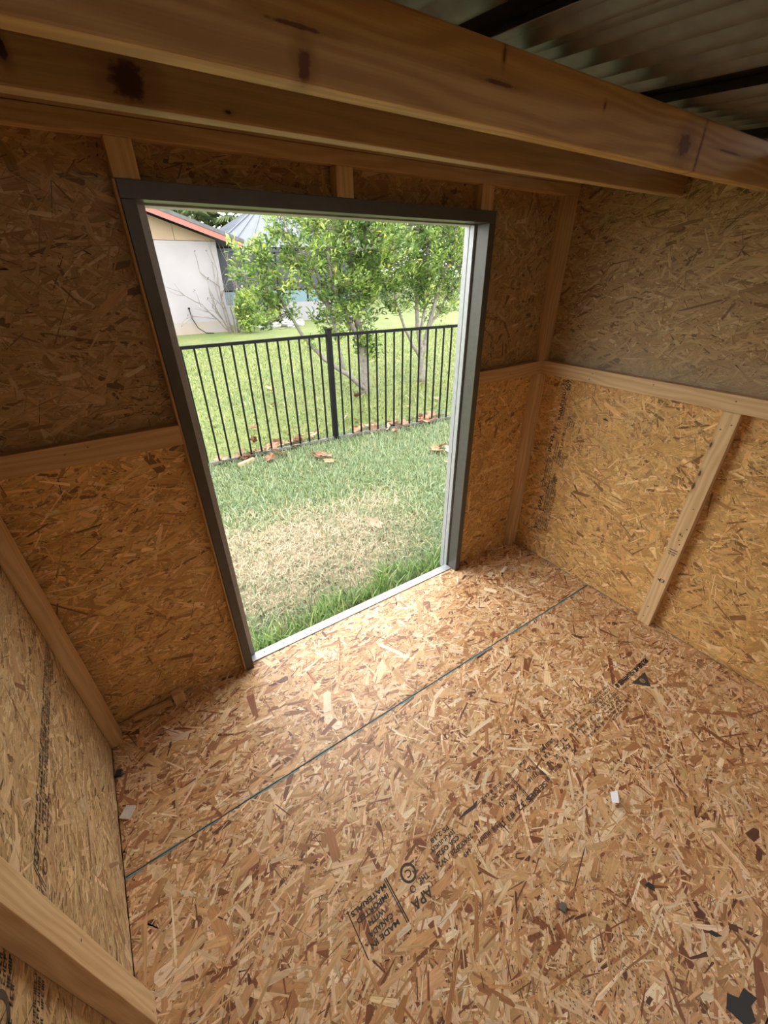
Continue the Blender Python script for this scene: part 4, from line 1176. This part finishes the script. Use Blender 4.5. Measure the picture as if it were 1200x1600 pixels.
# nail heads on the framing
bm = bmesh.new(); bmesh.ops.create_cone(bm, cap_ends=True, segments=8, radius1=0.0034, radius2=0.0026, depth=0.0012)
NAIL = bpy.data.meshes.new('nail'); bm.to_mesh(NAIL); bm.free(); NAIL.materials.append(M['screw'])
def part_of(wall, kind, pt):
    best = None
    for o in wall.children:
        if o.name.split('.')[0] != kind: continue
        cs = [v_.co for v_ in o.data.vertices]
        if all(min(c_[i] for c_ in cs) - 0.004 <= pt[i] <= max(c_[i] for c_ in cs) + 0.004 for i in range(3)): best = o
    return best
for wall, kind, pts, rot in (
    (wall_right, 'stud', [(-P, -0.925, 0.045), (-P, -0.942, 0.70), (-P, -0.918, 1.06), (-P, -0.947, 1.085)], (0, math.pi / 2, 0)),
    (wall_right, 'rail', [(-P, -0.32, 1.15), (-P, -0.33, 1.178), (-P, -0.93, 1.175), (-P, -0.62, 1.18)], (0, math.pi / 2, 0)),
    (wall_left, 'stud', [(-W + P, -0.078, 0.035), (-W + P, -0.066, 0.34), (-W + P, -0.082, 0.62), (-W + P, -0.945, 0.035), (-W + P, -0.925, 0.50)], (0, math.pi / 2, 0)),
    (wall_front, 'rail', [(-2.20, -P, 1.17), (-2.14, -P, 1.18), (-0.30, -P, 1.16)], (math.pi / 2, 0, 0)),
    (wall_front, 'stud', [(-0.050, -P + 0.0015, 0.30), (-0.035, -P + 0.0015, 0.85), (-0.045, -P + 0.0015, 1.07)], (math.pi / 2, 0, 0))):
    for pt in pts:
        par = part_of(wall, kind, pt)
        if par is None: continue
        nl = bpy.data.objects.new('nail', NAIL); nl.location = pt; nl.rotation_euler = rot; link(nl); under(nl, par)

# ------------------------------------------------------------------ loose bits on the floor
def scrap(name, pts, z0, th, mat, label, cat, curl=0.0, group=None):
    n = len(pts); cx = sum(p_[0] for p_ in pts) / n; cy = sum(p_[1] for p_ in pts) / n
    v = []
    for k_ in (0, th):
        for x, y in pts:
            v.append((x - cx, y - cy, k_ + curl * ((x - cx) * 0.8 + (y - cy)) ** 2 * 60))
    f = [tuple(range(n))[::-1], tuple(range(n, 2 * n))] + [(i, (i + 1) % n, (i + 1) % n + n, i + n) for i in range(n)]
    o = mesh_obj(name, v, f, mat); o.location = (cx, cy, z0)
    return tag(o, label, cat, group)
Z0 = 0.0013
def quad_at(cx, cy, L, B, a, jit=0.0, n=4):
    ca, sa = math.cos(a), math.sin(a)
    base = ((-L / 2, -B / 2), (L / 2, -B / 2 * (1 - jit)), (L / 2 * (1 - jit), B / 2), (-L / 2, B / 2 * (1 + jit)))
    return [(cx + x * ca - y * sa, cy + x * sa + y * ca) for x, y in base]
scrap('wood_chip', quad_at(-2.408, -0.395, 0.042, 0.034, 0.9, 0.1), Z0, 0.008, M['white_chip'], 'pale square wood chip on the floor against the left wall', 'wood chip')
pp = scrap('paper_scrap', [(-0.998, -1.322), (-0.985, -1.338), (-0.958, -1.332), (-0.951, -1.312), (-0.972, -1.300)], Z0, 0.0006, M['paper'], 'small crumpled white paper scrap on the floor sheet', 'paper', curl=0.5)
scrap('tar_paper_scrap', [(-1.195, -1.745), (-1.165, -1.735), (-1.150, -1.755), (-1.120, -1.755), (-1.112, -1.782), (-1.140, -1.778), (-1.160, -1.795), (-1.190, -1.785)], Z0, 0.0015, M['black_scrap'], 'largest black torn scrap on the floor near the lower right corner', 'scrap')
scrap('tar_paper_scrap', [(-1.122, -1.503), (-1.105, -1.505), (-1.100, -1.520), (-1.112, -1.528)], Z0, 0.0015, M['black_scrap'], 'small black scrap on the floor below the white paper', 'scrap')
scrap('tar_paper_scrap', [(-1.080, -1.655), (-1.066, -1.660), (-1.055, -1.682), (-1.070, -1.674)], Z0, 0.0015, M['black_scrap'], 'thin black scrap on the floor just above the largest one', 'scrap')
scrap('dirt_clump', quad_at(-1.371, -1.395, 0.022, 0.016, 0.4, 0.2), Z0, 0.007, M['fence_dusty'], 'small grey dirt clump on the speckled floor patch', 'dirt')
scrap('dirt_clump', quad_at(-2.421, -0.231, 0.025, 0.020, 1.2, 0.2), Z0, 0.012, M['black_scrap'], 'dark clump on the floor against the left wall behind the pale chip', 'dirt')
for x, y, L, B, a, w in ((-0.315, -0.222, 0.075, 0.018, 0.35, 'broad pale wood shaving lying below the corner stud'), (-0.255, -0.245, 0.045, 0.012, -0.5, 'short pale wood shaving right of the broad one'), (-0.62, -0.128, 0.05, 0.007, 0.9, 'thin pale wood shaving near the right door jamb')):
    scrap('wood_shaving', quad_at(x, y, L, B, a, 0.25), Z0, 0.002, M['white_chip'], w, 'wood shaving', curl=0.2)
blk = bevel_box('wood_block', (-0.022, -0.016, 0), (0.022, 0.016, 0.062), M['pine'], None, b=0.002)
blk.location = (-2.170, -0.034, Z0); blk.rotation_euler = (0, 0, 0.15)
tag(blk, 'small upright wood block at the foot of the left door wall', 'wood block')
sh = bevel_box('wood_sliver', (-0.075, -0.009, 0), (0.075, 0.009, 0.022), M['pine_red'], None, b=0.002)
sh.location = (-2.275, -0.022, Z0); sh.rotation_euler = (0, 0, 0.0)
tag(sh, 'dark wood strip lying along the foot of the left door wall', 'wood strip')
